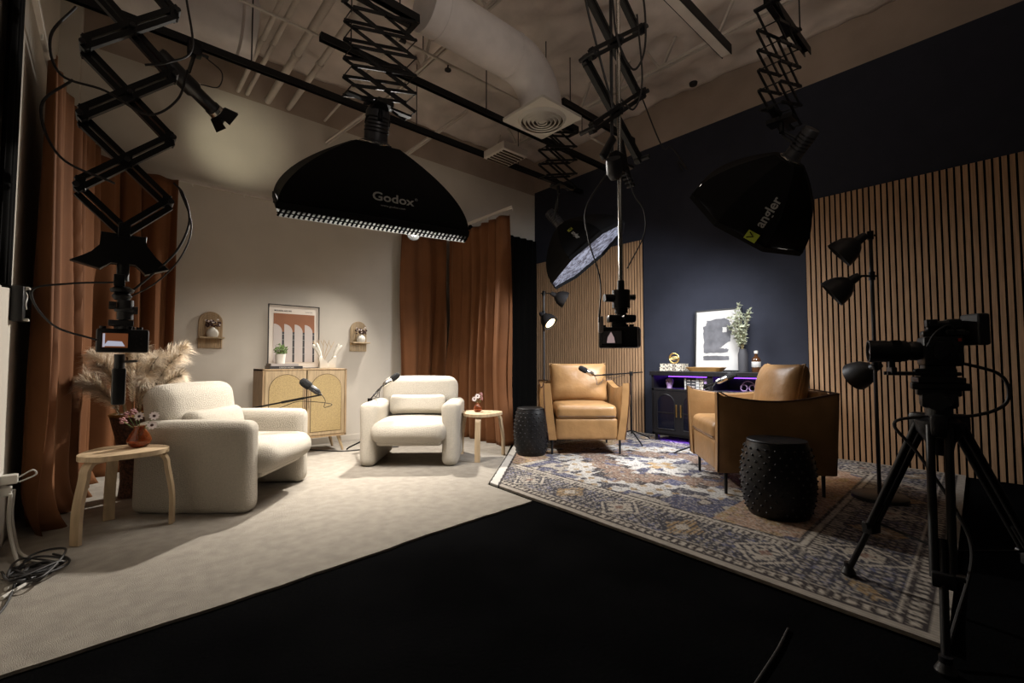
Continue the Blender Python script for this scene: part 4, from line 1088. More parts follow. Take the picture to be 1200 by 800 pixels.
# olive branches in dark vase
t = thing('olive_vase', 'tall dark vase with olive branches beside the abstract print', 'vase', (5.36, 2.11, KT))
bm = B(); lathe(bm, [(0, 0), (.05, 0), (.052, .20), (.040, .235), (.038, .26), (.032, .26), (.034, .22), (0, .2)], seg=28); finish('vase_body', bm, M_ink, t)
rl = random.Random(12); lv = B()
for k in range(9):
    a = rl.uniform(0, 2*pi); ln_ = rl.uniform(.05, .34); L_ = rl.uniform(.25, .52); P = smooth_path([(0, 0, .22), (cos(a)*ln_*.2, sin(a)*ln_*.2, .22+L_*.5), (cos(a)*ln_*.55, sin(a)*ln_*.55, .24+L_)], 6)
    bm = B(); tube(bm, P, .0022, 5); st = finish('branch', bm, M_stem, t)
    bm = B()
    for q in range(85):
        c = P[rl.randrange(3, len(P))]; R_ = Euler((rl.uniform(-1, 1), rl.uniform(-1.2, .2), rl.uniform(0, 6.28))).to_matrix(); l = rl.uniform(.035, .06)
        bm.faces.new([bm.verts.new(c+R_ @ Vector(v)) for v in ((0, 0, 0), (l*.4, -.010, .004), (l, 0, 0), (l*.4, .010, .004))])
    finish('leaves', bm, M_olive, st, False)
# bottle
t = thing('amber_bottle', 'brown glass bottle with white label at the right of the console', 'bottle', (5.33, 1.96, KT))
bm = B(); lathe(bm, [(0, 0), (.042, 0), (.045, .01), (.045, .13), (.036, .155), (.016, .175), (.015, .21), (0, .21)], seg=28); finish('glass', bm, M_brownglass, t)
bm = B(); lathe(bm, [(.0456, .055), (.0464, .056), (.0464, .115), (.0456, .116)], seg=28); finish('bottle_label', bm, M_paperw, t)
bm = B(); lathe(bm, [(0, .205), (.019, .205), (.019, .235), (0, .238)], seg=20); finish('cap', bm, M_white, t)
# inlay boxes + ring ornament + tray
for k in range(2):
    t = thing('inlay_box', ('patterned bone inlay box, lower one under the round brass ornament', 'patterned bone inlay box, upper one under the round brass ornament')[k], 'box', (5.33, 2.93, KT+k*.046), radians(2*k))
    bm = B(); bx(bm, -.08, .08, -.155+.01*k, .155-.01*k, 0, .035, bev=.002); finish('body', bm, M_pattern, t, False)
    bm = B(); bx(bm, -.082, .082, -.157+.01*k, .157-.01*k, .035, .045, bev=.002); finish('lid', bm, M_pattern, t, False)
t = thing('ring_ornament', 'round brass ring ornament standing on the inlay boxes', 'ornament', (5.33, 2.93, KT+.0915))
bm = B(); pts = [(0, .062*cos(2*pi*k/32), .068+.060*sin(2*pi*k/32)) for k in range(33)]; tube(bm, pts, .011, 10); finish('ring', bm, M_gold, t)
bm = B(); tube(bm, [(0, -.06, .068), (0, .06, .068)], .008, 8)
for s in (-1, 1): tube(bm, [(0, .055*cos(a)*1.0, .068+s*.02*sin(a)) for a in [pi*k/8 for k in range(9)]], .004, 6)
finish('crossbar', bm, M_gold, t)
t = thing('wooden_tray', 'shallow light wooden tray in front of the abstract print', 'tray', (5.27, 2.50, KT))
bm = B(); prof = rrect(.13, .36, .05, 5); tp = rrect(.19, .46, .07, 5); ins = rrect(.17, .44, .06, 5); ib = rrect(.12, .35, .045, 5)
rg = [[bm.verts.new((x, y, z)) for x, y in P_] for P_, z in ((prof, .001), (tp, .05), (ins, .05), (ib, .014))]
for a, b in zip(rg, rg[1:]):
    for k in range(len(a)): bm.faces.new((a[k], a[(k+1) % len(a)], b[(k+1) % len(a)], b[k]))
bm.faces.new(rg[0]); bm.faces.new(rg[-1]); finish('bowl', bm, M_tray, t)
bm = B(); bx(bm, -.02, .02, .228, .238, .03, .045, bev=.003); finish('grip', bm, M_tray, t)
# in the open shelf
SZ = KZ+.6605
t = thing('skull_ornament', 'small purple-lit figurine in the left of the console shelf', 'figurine', (5.30, 2.98, SZ))
bm = B(); lathe(bm, [(0, 0), (.035, 0), (.03, .02), (.045, .06), (.05, .09), (.035, .12), (0, .13)], seg=20); finish('head', bm, M_purple, t)
bm = B(); lathe(bm, [(0, -.01), (.012, 0), (0, .01)], c=(-.047, .015, .08), seg=8); lathe(bm, [(0, -.01), (.012, 0), (0, .01)], c=(-.047, -.015, .08), seg=8); finish('eyes', bm, M_dark, t)
cols = [M_paperw, M_ink, M_ink, M_paperw, M_pattern, M_purple]
names_ = ['white upright book at the left of the console shelf', 'black upright book next to the white one in the console shelf', 'second black upright book from the left in the console shelf', 'white upright book between black and patterned ones in the console shelf', 'patterned upright book in the console shelf', 'purple-lit upright book, rightmost in the console shelf row']
yy = 2.74
for k in range(6):
    th = (.025, .06, .055, .045, .05, .06)[k]; t = thing('book', names_[k], 'book', (5.30, yy-th/2, SZ))
    bm = B(); bx(bm, -.085, -.080, -th/2, th/2, 0, .135); bx(bm, -.085, .07, -th/2, -th/2+.003, 0, .135); bx(bm, -.085, .07, th/2-.003, th/2, 0, .135); c_ = finish('cover', bm, cols[k], t, False)
    bm = B(); bx(bm, -.078, .065, -th/2+.003, th/2-.003, .003, .131); finish('pages', bm, M_paper, t, False)
    bm = B()
    for q in range(3): bx(bm, -.0862, -.085, -th/2+.008, th/2-.008, .03+q*.035, .038+q*.035)
    finish('spine_lines', bm, M_lilac if cols[k] is M_ink else M_inkg, c_, False)
    yy -= th+.001
t = thing('headphones_ornament', 'looped purple-lit ornament at the right of the console shelf', 'ornament', (5.28, 2.03, SZ))
bm = B()
for s in (-1, 1): tube(bm, [(0, s*.045+.035*cos(2*pi*k/20), .04+.035*sin(2*pi*k/20)) for k in range(21)], .007, 8)
finish('rings', bm, M_purple, t)
bm = B(); tube(bm, [(0, .07*cos(pi*k/12), .045+.07*sin(pi*k/12)) for k in range(13)], .006, 8); finish('band', bm, M_purple, t)

# ---------------------------------------------------------------- floor lamps
def lamp_head(t, base, d, m=M_lampm, lit=False, sc=1.0, name='lamp_head'):
    R_ = Rto(d); bm = B()
    prof = [(0, -.11), (.022, -.11), (.03, -.085), (.034, -.045), (.060, -.025), (.088, .015), (.103, .065), (.108, .105), (.104, .105), (.098, .065), (.08, .018), (.03, -.005), (0, -.005)]
    lathe(bm, [(r*sc, z*sc) for r, z in prof], c=base, R=R_, seg=32); h = finish(name, bm, m, t)
    if lit:
        bm = B(); lathe(bm, [(0, .100*sc), (.070*sc, .097*sc), (.070*sc, .093*sc), (0, .09*sc)], c=base, R=R_, seg=24); finish('bulb', bm, M_bulb, h)
    else:
        bm = B(); lathe(bm, [(0, .02*sc), (.028*sc, .03*sc), (.03*sc, .06*sc), (0, .085*sc)], c=base, R=R_, seg=16); finish('bulb', bm, M_white, h)
    return h
def floor_lamp(label, loc, H, heads):
    t = thing('floor_lamp', label, 'floor lamp', loc)
    bm = B(); lathe(bm, [(0, 0), (.165, 0), (.165, .022), (.158, .028), (0, .03)], seg=40); finish('base', bm, M_lampm, t)
    bm = B(); cyl(bm, (0, 0, .03), (0, 0, H), .0125, 16); finish('pole', bm, M_lampm, t)
    for (z, off, d, lit) in heads:
        o_ = Vector(off); bm = B(); c = Vector((0, 0, z)); lathe(bm, [(0, -.03), (.02, -.03), (.02, .03), (0, .03)], c=c, seg=16); e_ = c+o_; tube(bm, [c-o_.normalized()*.04, c, e_], .008, 8); lathe(bm, [(0, -.018), (.018, 0), (0, .018)], c=e_, seg=12)
        finish('joint', bm, M_blackm, t)
        dd = Vector(d).normalized(); lamp_head(t, e_+dd*.10, dd, lit=lit)
    return t
lat = Vector((.748, -.664, 0)); tow = Vector((-.664, -.748, 0))
floor_lamp('grey floor lamp with three dome heads in front of the right slatted panel', (4.15, .72, .026), 1.93, [
    (1.90, -lat*.04, (-lat*.60+Vector((0, 0, -.60))-tow*.45), False),
    (1.60, -lat*.10, (-lat*.62+Vector((0, 0, -.55))-tow*.42), False),
    (.95, lat*.055-tow*.03, (-lat*.22+Vector((0, 0, -.42))-tow*.85), True)])
floor_lamp('grey floor lamp with one lit head behind the first tan armchair', (4.19, 4.10, .026), 1.87, [
    (1.86, lat*.10, (lat*.86+Vector((0, 0, -.42))), False),
    (1.60, -lat*.04, (lat*.60+Vector((0, 0, -.68))+tow*.42), True)])
l = bpy.data.lights.new('lamp_bulb_light', 'SPOT'); l.energy = 4; l.color = (1, .75, .45); l.spot_size = radians(110); l.spot_blend = .6; l.shadow_soft_size = .05
lo = bpy.data.objects.new('lamp_bulb_light', l); COL.objects.link(lo); dd = (lat*.60+Vector((0, 0, -.68))+tow*.42).normalized(); lo.location = Vector((4.19, 4.10, 1.626))-lat*.04+dd*.24; lo.rotation_euler = dd.to_track_quat('-Z', 'Y').to_euler()

l = bpy.data.lights.new('lamp_bulb_light', 'SPOT'); l.energy = 9; l.color = (1, .70, .40); l.spot_size = radians(135); l.spot_blend = .7; l.shadow_soft_size = .05
lo = bpy.data.objects.new('lamp_bulb_light', l); COL.objects.link(lo); dd = (-lat*.22+Vector((0, 0, -.42))-tow*.85).normalized(); lo.location = Vector((4.15, .72, .976))+lat*.055-tow*.03+dd*.23; lo.rotation_euler = dd.to_track_quat('-Z', 'Y').to_euler()

# ---------------------------------------------------------------- microphones on stands
def mic_stand(label, base, pole_h, tip, head_dir, silver=True, legr=.34, rot=0, boom_back=.25, mlabel='', zf=.012, foam_r=.031):
    t = thing('microphone_stand', label, 'microphone stand', (base[0], base[1], zf))
    bm = B(); cyl(bm, (0, 0, .10), (0, 0, pole_h), .010, 12); finish('pole', bm, M_blackm, t)
    for k in range(3):
        a = rot+2*pi*k/3; bm = B(); tube(bm, [(0, 0, .14), (legr*cos(a)*.9, legr*sin(a)*.9, .03), (legr*cos(a), legr*sin(a), .009)], .0085, 8); finish('leg', bm, M_blackm, t)
    top = Vector((0, 0, pole_h)); tp = Vector(tip)-Vector((base[0], base[1], zf)); d = (tp-top).normalized()
    bm = B(); tube(bm, [top-d*boom_back, tp], .0075, 10); L_ = (tp-top).length; tube(bm, [top+d*L_*.55, top+d*L_*.8], .011, 10); finish('boom', bm, M_blackm, t)
    bm = B(); lathe(bm, [(0, -.03), (.022, -.03), (.022, .02), (0, .02)], c=top, seg=16); lathe(bm, [(0, -.02), (.015, -.012), (.015, .012), (0, .02)], c=top+Vector((.02, .01, 0)), R=Rto((1, .3, 0)), seg=12); finish('clutch', bm, M_blackm, t)
    # microphone is held by the boom: own thing
    hd = Vector(head_dir).normalized(); m = thing('microphone', mlabel, 'microphone', tuple(Vector(tip)))
    bm = B(); lathe(bm, [(0, 0), (.017, 0), (.020, .012), (.026, .02), (.026, .10), (.022, .105), (0, .105)], c=hd*.02, R=Rto(hd), seg=24); finish('body', bm, M_chrome if silver else M_gun, m)
    bm = B(); lathe(bm, [(0, .095), (foam_r*.8, .095), (foam_r, .11), (foam_r, .165), (foam_r*.8, .187), (foam_r*.4, .196), (0, .198)], c=hd*.02, R=Rto(hd), seg=24); finish('foam_windscreen', bm, M_foam, m)
    bm = B(); s, u = frame_of(hd); pts = []
    for k in range(13):
        a = pi*k/12; pts.append(hd*.075+s*cos(a)*.034-hd*sin(a)*.075)
    tube(bm, pts, .0035, 6); finish('yoke', bm, M_gun, m)
    bm = B(); tube(bm, smooth_path([hd*.03+u*.01, -hd*.03-Vector((0, 0, .03))+s*.02, -hd*.03-Vector((0, 0, .09)), -hd*.10-Vector((0, 0, .02)), tuple((top-tp)*.25-Vector((0, 0, .02))), tuple((top-tp)*.5-Vector((0, 0, .045))), tuple((top-tp)*.8-Vector((0, 0, .012)))], 6), .003, 6); finish('cable', bm, M_cable, m)
    return t
# left armchair mic: boom comes from behind the armchair
mic_stand('black boom stand behind the left cream armchair', (.85, 4.66), .55, (1.385, 4.03, .718), (-.56, .42, .50), False, rot=.8, boom_back=.10, mlabel='black microphone with ball foam over the left cream armchair', legr=.25, foam_r=.036)
mic_stand('black boom stand behind the middle cream armchair', (2.22, 4.92), .56, (2.04, 4.25, .755), (.60, -.10, .42), True, rot=radians(138), boom_back=.05, mlabel='silver microphone with black foam at the arm of the middle cream armchair', legr=.25)
mic_stand('black boom stand beside the first tan armchair', (4.83, 3.23), .84, (4.02, 3.15, .85), (-.75, .3, .38), True, rot=-2.2, boom_back=.30, mlabel='silver microphone reaching over the seat of the first tan armchair', zf=.024)
mic_stand('black boom stand behind the right tan armchair', (4.75, 2.25), .72, (4.24, 1.93, .80), (.45, -.55, .35), True, rot=.2, mlabel='silver microphone with black foam over the right tan armchair', zf=.024)

# ---------------------------------------------------------------- cameras
def stills_camera(t, c, R_, W=.16, screen=None, lens_len=.13, cage=False, sc_=1.0):
    """adds camera parts to thing t. local frame: x right (seen from behind), y forward, z up"""
    def T(bm):
        for v in bm.verts: v.co = (R_ @ (v.co*sc_))+Vector(c)
        return bm
    bm = B(); bx(bm, -W/2, W/2, -.032, .032, -.05, .05, bev=.008); bx(bm, -W/2*.35, W/2*.35, -.03, .045, .045, .078, bev=.01); bx(bm, W/2-.045, W/2+.006, .01, .065, -.048, .052, bev=.012)
    body = finish('camera_body', T(bm), M_plastic, t, ang=30)
    bm = B(); lathe(bm, [(0, .03), (.038, .03), (.042, .045), (.040, .08), (.045, .085), (.045, lens_len), (.038, lens_len), (.034, lens_len-.012), (0, lens_len-.015)], R=Rto((0, 1, 0)), seg=28); ln_ = finish('lens', T(bm), M_plastic, t)
    bm = B(); lathe(bm, [(0, lens_len-.008), (.03, lens_len-.013), (.03, lens_len-.014), (0, lens_len-.014)], R=Rto((0, 1, 0)), seg=24); finish('front_glass', T(bm), M_lens, ln_)
    bm = B()
    for (x, z) in ((W/2-.03, .055), (W/2-.055, .056), (-W/2+.02, .055)): lathe(bm, [(0, 0), (.011, 0), (.011, .012), (0, .012)], c=(x, 0, z-.006), seg=14)
    for (x, z) in ((.045, .02), (.045, 0), (.045, -.02), (.062, .01), (.062, -.012), (.030, .025)): lathe(bm, [(0, 0), (.005, 0), (.005, .003), (0, .003)], c=(x, -.032, z), R=Rto((0, -1, 0)), seg=10)
    finish('buttons', T(bm), M_gun, body)
    bm = B(); bx(bm, -W/2+.012, W/2-.065, -.040, -.033, -.036, .036, bev=.003); sc = finish('display', T(bm), M_blackm, t, False)
    if screen == 'sofa':
        bm = B(); bx(bm, -W/2+.018, W/2-.071, -.0408, -.0402, -.030, .030); finish('screen_image', T(bm), M_screen_o, sc, False)
        bm = B(); prism(bm, [(-W/2+.022, -.024), (W/2-.08, -.024), (W/2-.09, -.004), (-W/2+.035, -.002)], 'y', -.0412, -.0409); bx(bm, -W/2+.019, -W/2+.026, -.0412, -.0409, -.028, .028); finish('screen_shape', T(bm), M_screen_w, sc, False)
    elif screen:
        bm = B(); bx(bm, -W/2+.018, W/2-.071, -.0408, -.0402, -.030, .030); finish('screen_image', T(bm), M_inkg, sc, False)
        bm = B(); prism(bm, [(-.05, -.026), (-.012, -.026), (-.016, .0), (-.03, .026), (-.046, .0)], 'y', -.0412, -.0409); finish('screen_shape', T(bm), M_screen_p, sc, False)
    if cage:
        bm = B(); r_ = .006
        for x in (-W/2-.018, W/2+.022):
            box(bm, (x, 0, 0), (.010, .055, .15), bev=.003)
        for z in (-.068, .088): box(bm, (.002, 0, z), (W+.045, .05, .010), bev=.003)
        finish('cage', T(bm), M_blackm, t, False)
    return body
RF = lambda ang: Matrix.Rotation(ang, 3, 'Z')
# P1 : camera lift at the left
big_lift(.045, 3.10, 1.87, 3.67, 'heavy black scissor lift at the left carrying a camera', .375, .36, foot=.19)
t = thing('hanging_camera', 'camera with lit screen and hand grip hanging from the left scissor lift', 'camera', (.045, 3.10, 1.56))
bm = B(); prism(bm, [(-.20, -.06), (-.09, -.09), (-.05, -.05), (.05, -.05), (.09, -.10), (.19, -.06), (.13, .0), (.09, .05), (.09, .10), (-.09, .10), (-.09, .03), (-.12, -.01)], 'y', -.03, .03, bev=.004); finish('lift_bracket', bm, M_blackm, t, False)
bm = B(); cyl(bm, (0, 0, -.14), (0, 0, -.04), .026, 16); bx(bm, -.035, .01, -.035, .0, -.17, -.11, bev=.004); lathe(bm, [(0, -.20), (.045, -.20), (.05, -.185), (.03, -.17), (0, -.17)], seg=24); lathe(bm, [(0, -.24), (.03, -.24), (.042, -.22), (.03, -.2), (0, -.2)], seg=24); finish('swivel_mount', bm, M_blackm, t)
bm = B(); cyl(bm, (.01, 0, -.39), (.01, 0, -.33), .022, 16); cyl(bm, (.045, -.01, -.29), (.065, -.01, -.29), .02, 12); lathe(bm, [(0, -.30), (.042, -.30), (.046, -.29), (.042, -.28), (0, -.28)], c=(.015, 0, 0), seg=24); cyl(bm, (0.015, 0, -.34), (.015, 0, -.24), .034, 20); cyl(bm, (-.05, -.01, -.27), (-.02, -.01, -.27), .02, 12); bx(bm, -.05, .05, -.03, .03, -.375, -.345, bev=.004); finish('tilt_motor', bm, M_gun, t)
Rc = RF(radians(3)); stills_camera(t, (.01, .03, -.45), Rc, .17, 'sofa', sc_=1.22)
bm = B(); cyl(bm, (0, .0, -.60), (0, .0, -.52), .022, 14); box(bm, (0, 0, -.685), (.055, .05, .19), R=RF(radians(3)), bev=.01); tube(bm, [(0, 0, -.56), (.07, -.04, -.555)], .006, 8); finish('hand_grip', bm, M_plastic, t)
cable('camera_cable', [(-.09, -.02, -.45), (-.25, .02, -.38), (-.33, .06, -.22), (-.2, .05, -.17), (-.03, 0, -.15)], .005, M_cable, parent=t)
cable('camera_cable', [(.03, 0, -.20), (.12, -.02, -.09), (.22, -.04, .05), (.27, -.05, .22), (.24, -.03, .37), (.2, 0, .43)], .006, M_cable, parent=t)
cable('camera_cable', [(.02, 0, -.23), (.14, -.02, -.13), (.24, -.04, .02), (.28, -.05, .2), (.22, -.03, .40)], .004, M_cable, parent=t)
cable('lift_cable', [(.27, 3.07, 3.5), (.26, 3.04, 3.1), (.30, 3.02, 2.75), (.20, 3.02, 2.62), (.10, 3.02, 2.56)], .006, M_cable, 'black cable drooping on the right side of the left scissor lift')
cable('lift_cable', [(-.17, 3.05, 2.75), (-.25, 3.03, 2.55), (-.21, 3.03, 2.38), (-.05, 3.02, 2.36), (.12, 3.02, 2.30), (.24, 3.0, 2.42), (.28, 3.0, 2.6)], .006, M_cable, 'black cable looping across the middle of the left scissor lift')
cable('lift_cable', [(-.17, 3.05, 2.38), (-.27, 3.03, 2.2), (-.2, 3.03, 1.98), (.0, 3.02, 1.9)], .006, M_cable, 'black cable hanging beside the lower left of the left scissor lift')
# P4 : centre lift with pole and camera
X4, Y4 = 2.355, 1.66
big_lift(X4, Y4, 2.36, 3.70, 'heavy black scissor lift in the centre with a steel pole', .57, .447, barw=.027)
t = thing('pole_camera', 'camera hanging on a long steel pole in the centre of the room', 'camera', (X4, Y4, 2.30))
bm = B(); cyl(bm, (0, -.02, -.80), (0, -.02, 1.36), .013, 20); finish('steel_pole', bm, M_chrome, t)
bm = B(); cyl(bm, (-.035, .01, -.15), (-.035, .01, 1.36), .010, 12); finish('inner_tube', bm, M_gun, t)
bm = B(); box(bm, (0, 0, -.05), (.10, .07, .12), bev=.01); box(bm, (-.09, 0, .02), (.05, .03, .20), R=Matrix.Rotation(radians(35), 3, 'Y'), bev=.01); box(bm, (.08, 0, .0), (.04, .03, .24), R=Matrix.Rotation(radians(-20), 3, 'Y'), bev=.01); bx(bm, -.03, .16, -.02, .02, -.05, -.03, bev=.003)
for k in range(5): cyl(bm, (.06+.02*k, -.03, -.08-.02*k), (.06+.02*k, .02, -.08-.02*k), .012, 10)
finish('pole_clamp', bm, M_blackm, t, False)
bm = B(); lathe(bm, [(0, -.07), (.045, -.065), (.05, .02), (.03, .06), (0, .065)], c=(-.07, -.03, -.12), R=Rto((.4, .2, -.5)), seg=20); finish('pole_motor', bm, M_gun, t)
bm = B(); cyl(bm, (0, -.02, -.97), (0, -.02, -.86), .055, 28); cyl(bm, (0, -.02, -1.0), (0, -.02, -.96), .04, 24); cyl(bm, (0, -.02, -.86), (0, -.02, -.80), .022, 16); cyl(bm, (-.10, .03, -.91), (-.04, 0, -.91), .024, 14); cyl(bm, (.05, -.05, -.90), (.075, -.07, -.90), .018, 12); finish('tilt_motor', bm, M_plastic, t)
bm = B(); cyl(bm, (0, -.02, -1.08), (0, -.02, -.99), .03, 20); cyl(bm, (-.03, -.06, -1.03), (-.05, -.09, -1.03), .014, 12); cyl(bm, (.05, -.05, -1.03), (.07, -.08, -1.03), .014, 12); box(bm, (0, -.02, -1.035), (.17, .08, .045), R=RF(radians(-42)), bev=.012); finish('mount_plate', bm, M_plastic, t)
Rc = RF(radians(-62)); stills_camera(t, (.0, .0, -1.15), Rc, .18, 'talk', sc_=1.30)
bm = B(); box(bm, (-.10, .06, -1.07), (.03, .03, .10), R=RF(radians(-42)), bev=.006); finish('battery_plate', bm, M_lilac, t)
cable('camera_cable', [(-.13, .05, -1.06), (-.10, .06, -.8), (-.16, .10, -.55), (-.18, .10, -.35), (-.05, .02, -.10), (-.02, 0, 0)], .005, M_cable, parent=t)
cable('camera_cable', [(.03, -.02, -.05), (.10, -.06, -.25), (.14, -.1, -.35), (.14, -.1, -.5), (.04, -.04, -.72)], .004, M_cable, parent=t)
cable('lift_cable', [(X4-.33, Y4+.0, 3.6), (X4-.31, Y4, 3.2), (X4-.2, Y4-.02, 2.85), (X4-.05, Y4-.02, 2.55)], .007, M_cable, 'black cable hanging left of the centre scissor lift')
cable('lift_cable', [(X4+.10, Y4-.03, 3.62), (X4+.24, Y4-.05, 3.45), (X4+.26, Y4-.05, 3.1), (X4+.12, Y4-.05, 2.88), (X4-.05, Y4-.05, 3.0), (X4-.06, Y4-.02, 3.3)], .007, M_cable, 'black cable forming a wide loop across the centre scissor lift')
cable('lift_cable', [(X4+.20, Y4-.03, 3.3), (X4+.22, Y4-.05, 2.85), (X4+.12, Y4-.05, 2.62), (X4+.02, Y4-.02, 2.66)], .006, M_cable, 'black cable hanging low on the right of the centre scissor lift')
# ---------------------------------------------------------------- tripod with cinema camera
TX, TY = 2.44, .23
t = thing('tripod', 'tall black video tripod standing on the rug corner at the right', 'tripod', (TX, TY, 0))
hub = Vector((0, 0, .755))
feet = [Vector((2.575-TX, .57-TY, .026)), Vector((2.035-TX, .20-TY, .004)), Vector((2.69-TX, -.09-TY, .004))]
for k, f in enumerate(feet):
    hz = Vector((f.x, f.y, 0)).normalized(); s = Vector((-hz.y, hz.x, 0)); top = hub+hz*.06; mid = top.lerp(f, .60)
    bm = B()
    for q in (-1, 1): tube(bm, [top+s*.026*q, top.lerp(f, .66)+s*.023*q], .0135, 10)
    tube(bm, [top.lerp(f, .50), f+Vector((0, 0, .02))], .0125, 10)
    lg = finish('leg', bm, M_blackm, t)
    bm = B(); box(bm, top.lerp(f, .66), (.045, .06, .05), R=s.to_track_quat('Y', 'Z').to_matrix(), bev=.006); tube(bm, [top.lerp(f, .64)+s*.03, top.lerp(f, .64)+s*.055], .012, 10); finish('leg_clamp', bm, M_plastic, lg)
    bm = B(); lathe(bm, [(0, 0), (.026, 0), (.03, .01), (.018, .035), (0, .04)], c=(f.x, f.y, f.z), seg=16); tube(bm, [f+Vector((0, 0, .03)), f+Vector((0, 0, .055))], .018, 10); finish('foot', bm, M_plastic, lg)
    bm = B(); tube(bm, [(0, 0, .27), top.lerp(f, .62)], .005, 8); finish('spreader_arm', bm, M_blackm, t)
    bm = B(); box(bm, top+Vector((0, 0, .0)), (.07, .05, .085), R=s.to_track_quat('Y', 'Z').to_matrix(), bev=.014); finish('leg_shoulder', bm, M_plastic, t)
bm = B(); lathe(bm, [(0, .25), (.02, .25), (.02, .29), (0, .29)], seg=12); finish('spreader_hub', bm, M_plastic, t)
bm = B(); lathe(bm, [(0, .64), (.035, .64), (.045, .69), (.07, .73), (.075, .77), (.05, .785), (0, .785)], seg=28); finish('bowl', bm, M_plastic, t)
bm = B(); cyl(bm, (0, 0, .77), (0, 0, .84), .042, 24); Rz_ = RF(radians(12)); box(bm, (0, 0, .85), (.075, .11, .06), R=Rz_, bev=.014); cyl(bm, (-.055, 0, .85), (.055, 0, .85), .035, 20); prism_b = box(bm, (0, -.005, .905), (.075, .17, .028), R=Rz_, bev=.006); box(bm, (0, 0, .883), (.06, .13, .03), R=Rz_, bev=.006)
cyl(bm, (-.075, -.03, .85), (-.04, -.03, .85), .018, 14); finish('fluid_head', bm, M_plastic, t)
cable('power_cable', [(.0, -.06, 1.0), (.05, -.17, .95), (.06, -.18, .85), (0, -.10, .80), (-.03, .04, .785), (-.05, .13, .75), (-.05, .06, .64), (-.06, -.04, .45), (-.08, -.08, .30), (-.20, -.04, .10), (-.34, -.02, .02)], .006, M_cable, parent=t)
t = thing('cinema_camera', 'large black camera with long lens and rear monitor on the tripod', 'camera', (TX, TY, .919), radians(20))
bm = B(); bx(bm, -.05, .05, -.07, .07, .0, .022, bev=.003); bx(bm, -.035, .035, -.05, .06, .02, .055, bev=.004); bx(bm, -.04, .04, -.04, .02, .05, .06); finish('base_plate', bm, M_plastic, t, False)
bm = B(); bx(bm, -.05, .05, -.07, .05, .065, .18, bev=.012); bx(bm, -.062, -.045, -.05, .02, .08, .16, bev=.008); bx(bm, -.035, .035, -.045, .045, .04, .07, bev=.006); bx(bm, -.022, .022, -.02, .045, .175, .205, bev=.01)
body = finish('camera_body', bm, M_plastic, t, ang=30)
bm = B()
for q in range(4): cyl(bm, (-.066, -.05+q*.022, .11), (-.061, -.05+q*.022, .11), .007, 10)
for q in range(3): cyl(bm, (0, -.02+q*.022, .20), (0, -.02+q*.022, .215), .009, 12)
bx(bm, -.025, .0, -.01, .03, .205, .228, bev=.005); finish('buttons', bm, M_gun, body, False)
bm = B(); lathe(bm, [(0, .05), (.034, .05), (.038, .06), (.038, .08), (.036, .085), (.042, .095), (.042, .15), (.044, .155), (.044, .195), (.046, .20), (.046, .215), (.040, .215), (.036, .195), (0, .19)], c=(0, 0, .125), R=Rto((0, 1, 0)), seg=36); ln_ = finish('lens', bm, M_plastic, t)
bm = B(); lathe(bm, [(0, .212), (.025, .207), (.038, .197), (.038, .195), (0, .195)], c=(0, 0, .125), R=Rto((0, 1, 0)), seg=28); finish('front_glass', bm, M_lens, ln_)
bm = B()
for a in [2*pi*q/40 for q in range(40)]: tube(bm, [(.043*cos(a), .11, .125+.043*sin(a)), (.043*cos(a), .14, .125+.043*sin(a))], .0015, 4)
finish('focus_ring', bm, M_foam, ln_)
bm = B(); bx(bm, -.04, .045, -.08, -.02, .18, .205, bev=.006); box(bm, (0, -.05, .225), (.05, .05, .045), bev=.01); cyl(bm, (-.03, -.03, .225), (-.03, .01, .225), .016, 14); finish('handle_rig', bm, M_plastic, t, False)
for px_, py_, pz_, rr_, ll_ in ((-.066, .01, .10, .012, .016), (-.062, -.04, .15, .009, .012), (-.064, .03, .15, .010, .014), (-.05, .07, .045, .010, .02)):
    bm = B(); cyl(bm, (px_+ll_, py_, pz_), (px_-ll_*.4, py_, pz_), rr_, 14); finish('knob', bm, M_gun, t)
bm = B(); cyl(bm, (-.03, -.06, .035), (-.03, .16, .035), .0075, 12); cyl(bm, (.03, -.06, .035), (.03, .16, .035), .0075, 12); box(bm, (0, .14, .045), (.085, .018, .03), bev=.003); box(bm, (-.0, .14, .07), (.03, .02, .03), bev=.003); finish('lens_support', bm, M_gun, t, False)
bm = B(); tube(bm, smooth_path([(-.04, -.05, .20), (-.065, -.02, .22), (-.07, .02, .19), (-.055, .04, .14)], 6), .004, 6); finish('short_cable', bm, M_cable, t)
bm = B(); box(bm, (-.03, .02, .232), (.03, .035, .03), bev=.004); cyl(bm, (-.05, .02, .232), (-.03, .02, .232), .010, 12); finish('transmitter', bm, M_plastic, t, False)
bm = B(); Rm = Matrix.Rotation(radians(30), 3, 'Z'); box(bm, (.0, -.115, .205), (.075, .045, .12), R=Rm, bev=.008); mo = finish('monitor', bm, M_gun, t, False)
bm = B(); box(bm, Vector((.0, -.115, .205))+Rm @ Vector((0, -.024, 0)), (.060, .004, .10), R=Rm); finish('monitor_screen', bm, M_glassd, mo, False)
bm = B(); cyl(bm, (0, -.10, .19), (0, -.07, .19), .012, 12); finish('monitor_arm', bm, M_gun, t)
bm = B(); box(bm, (-.052, -.055, .165), (.004, .010, .012)); finish('red_button', bm, M_red, t, False)

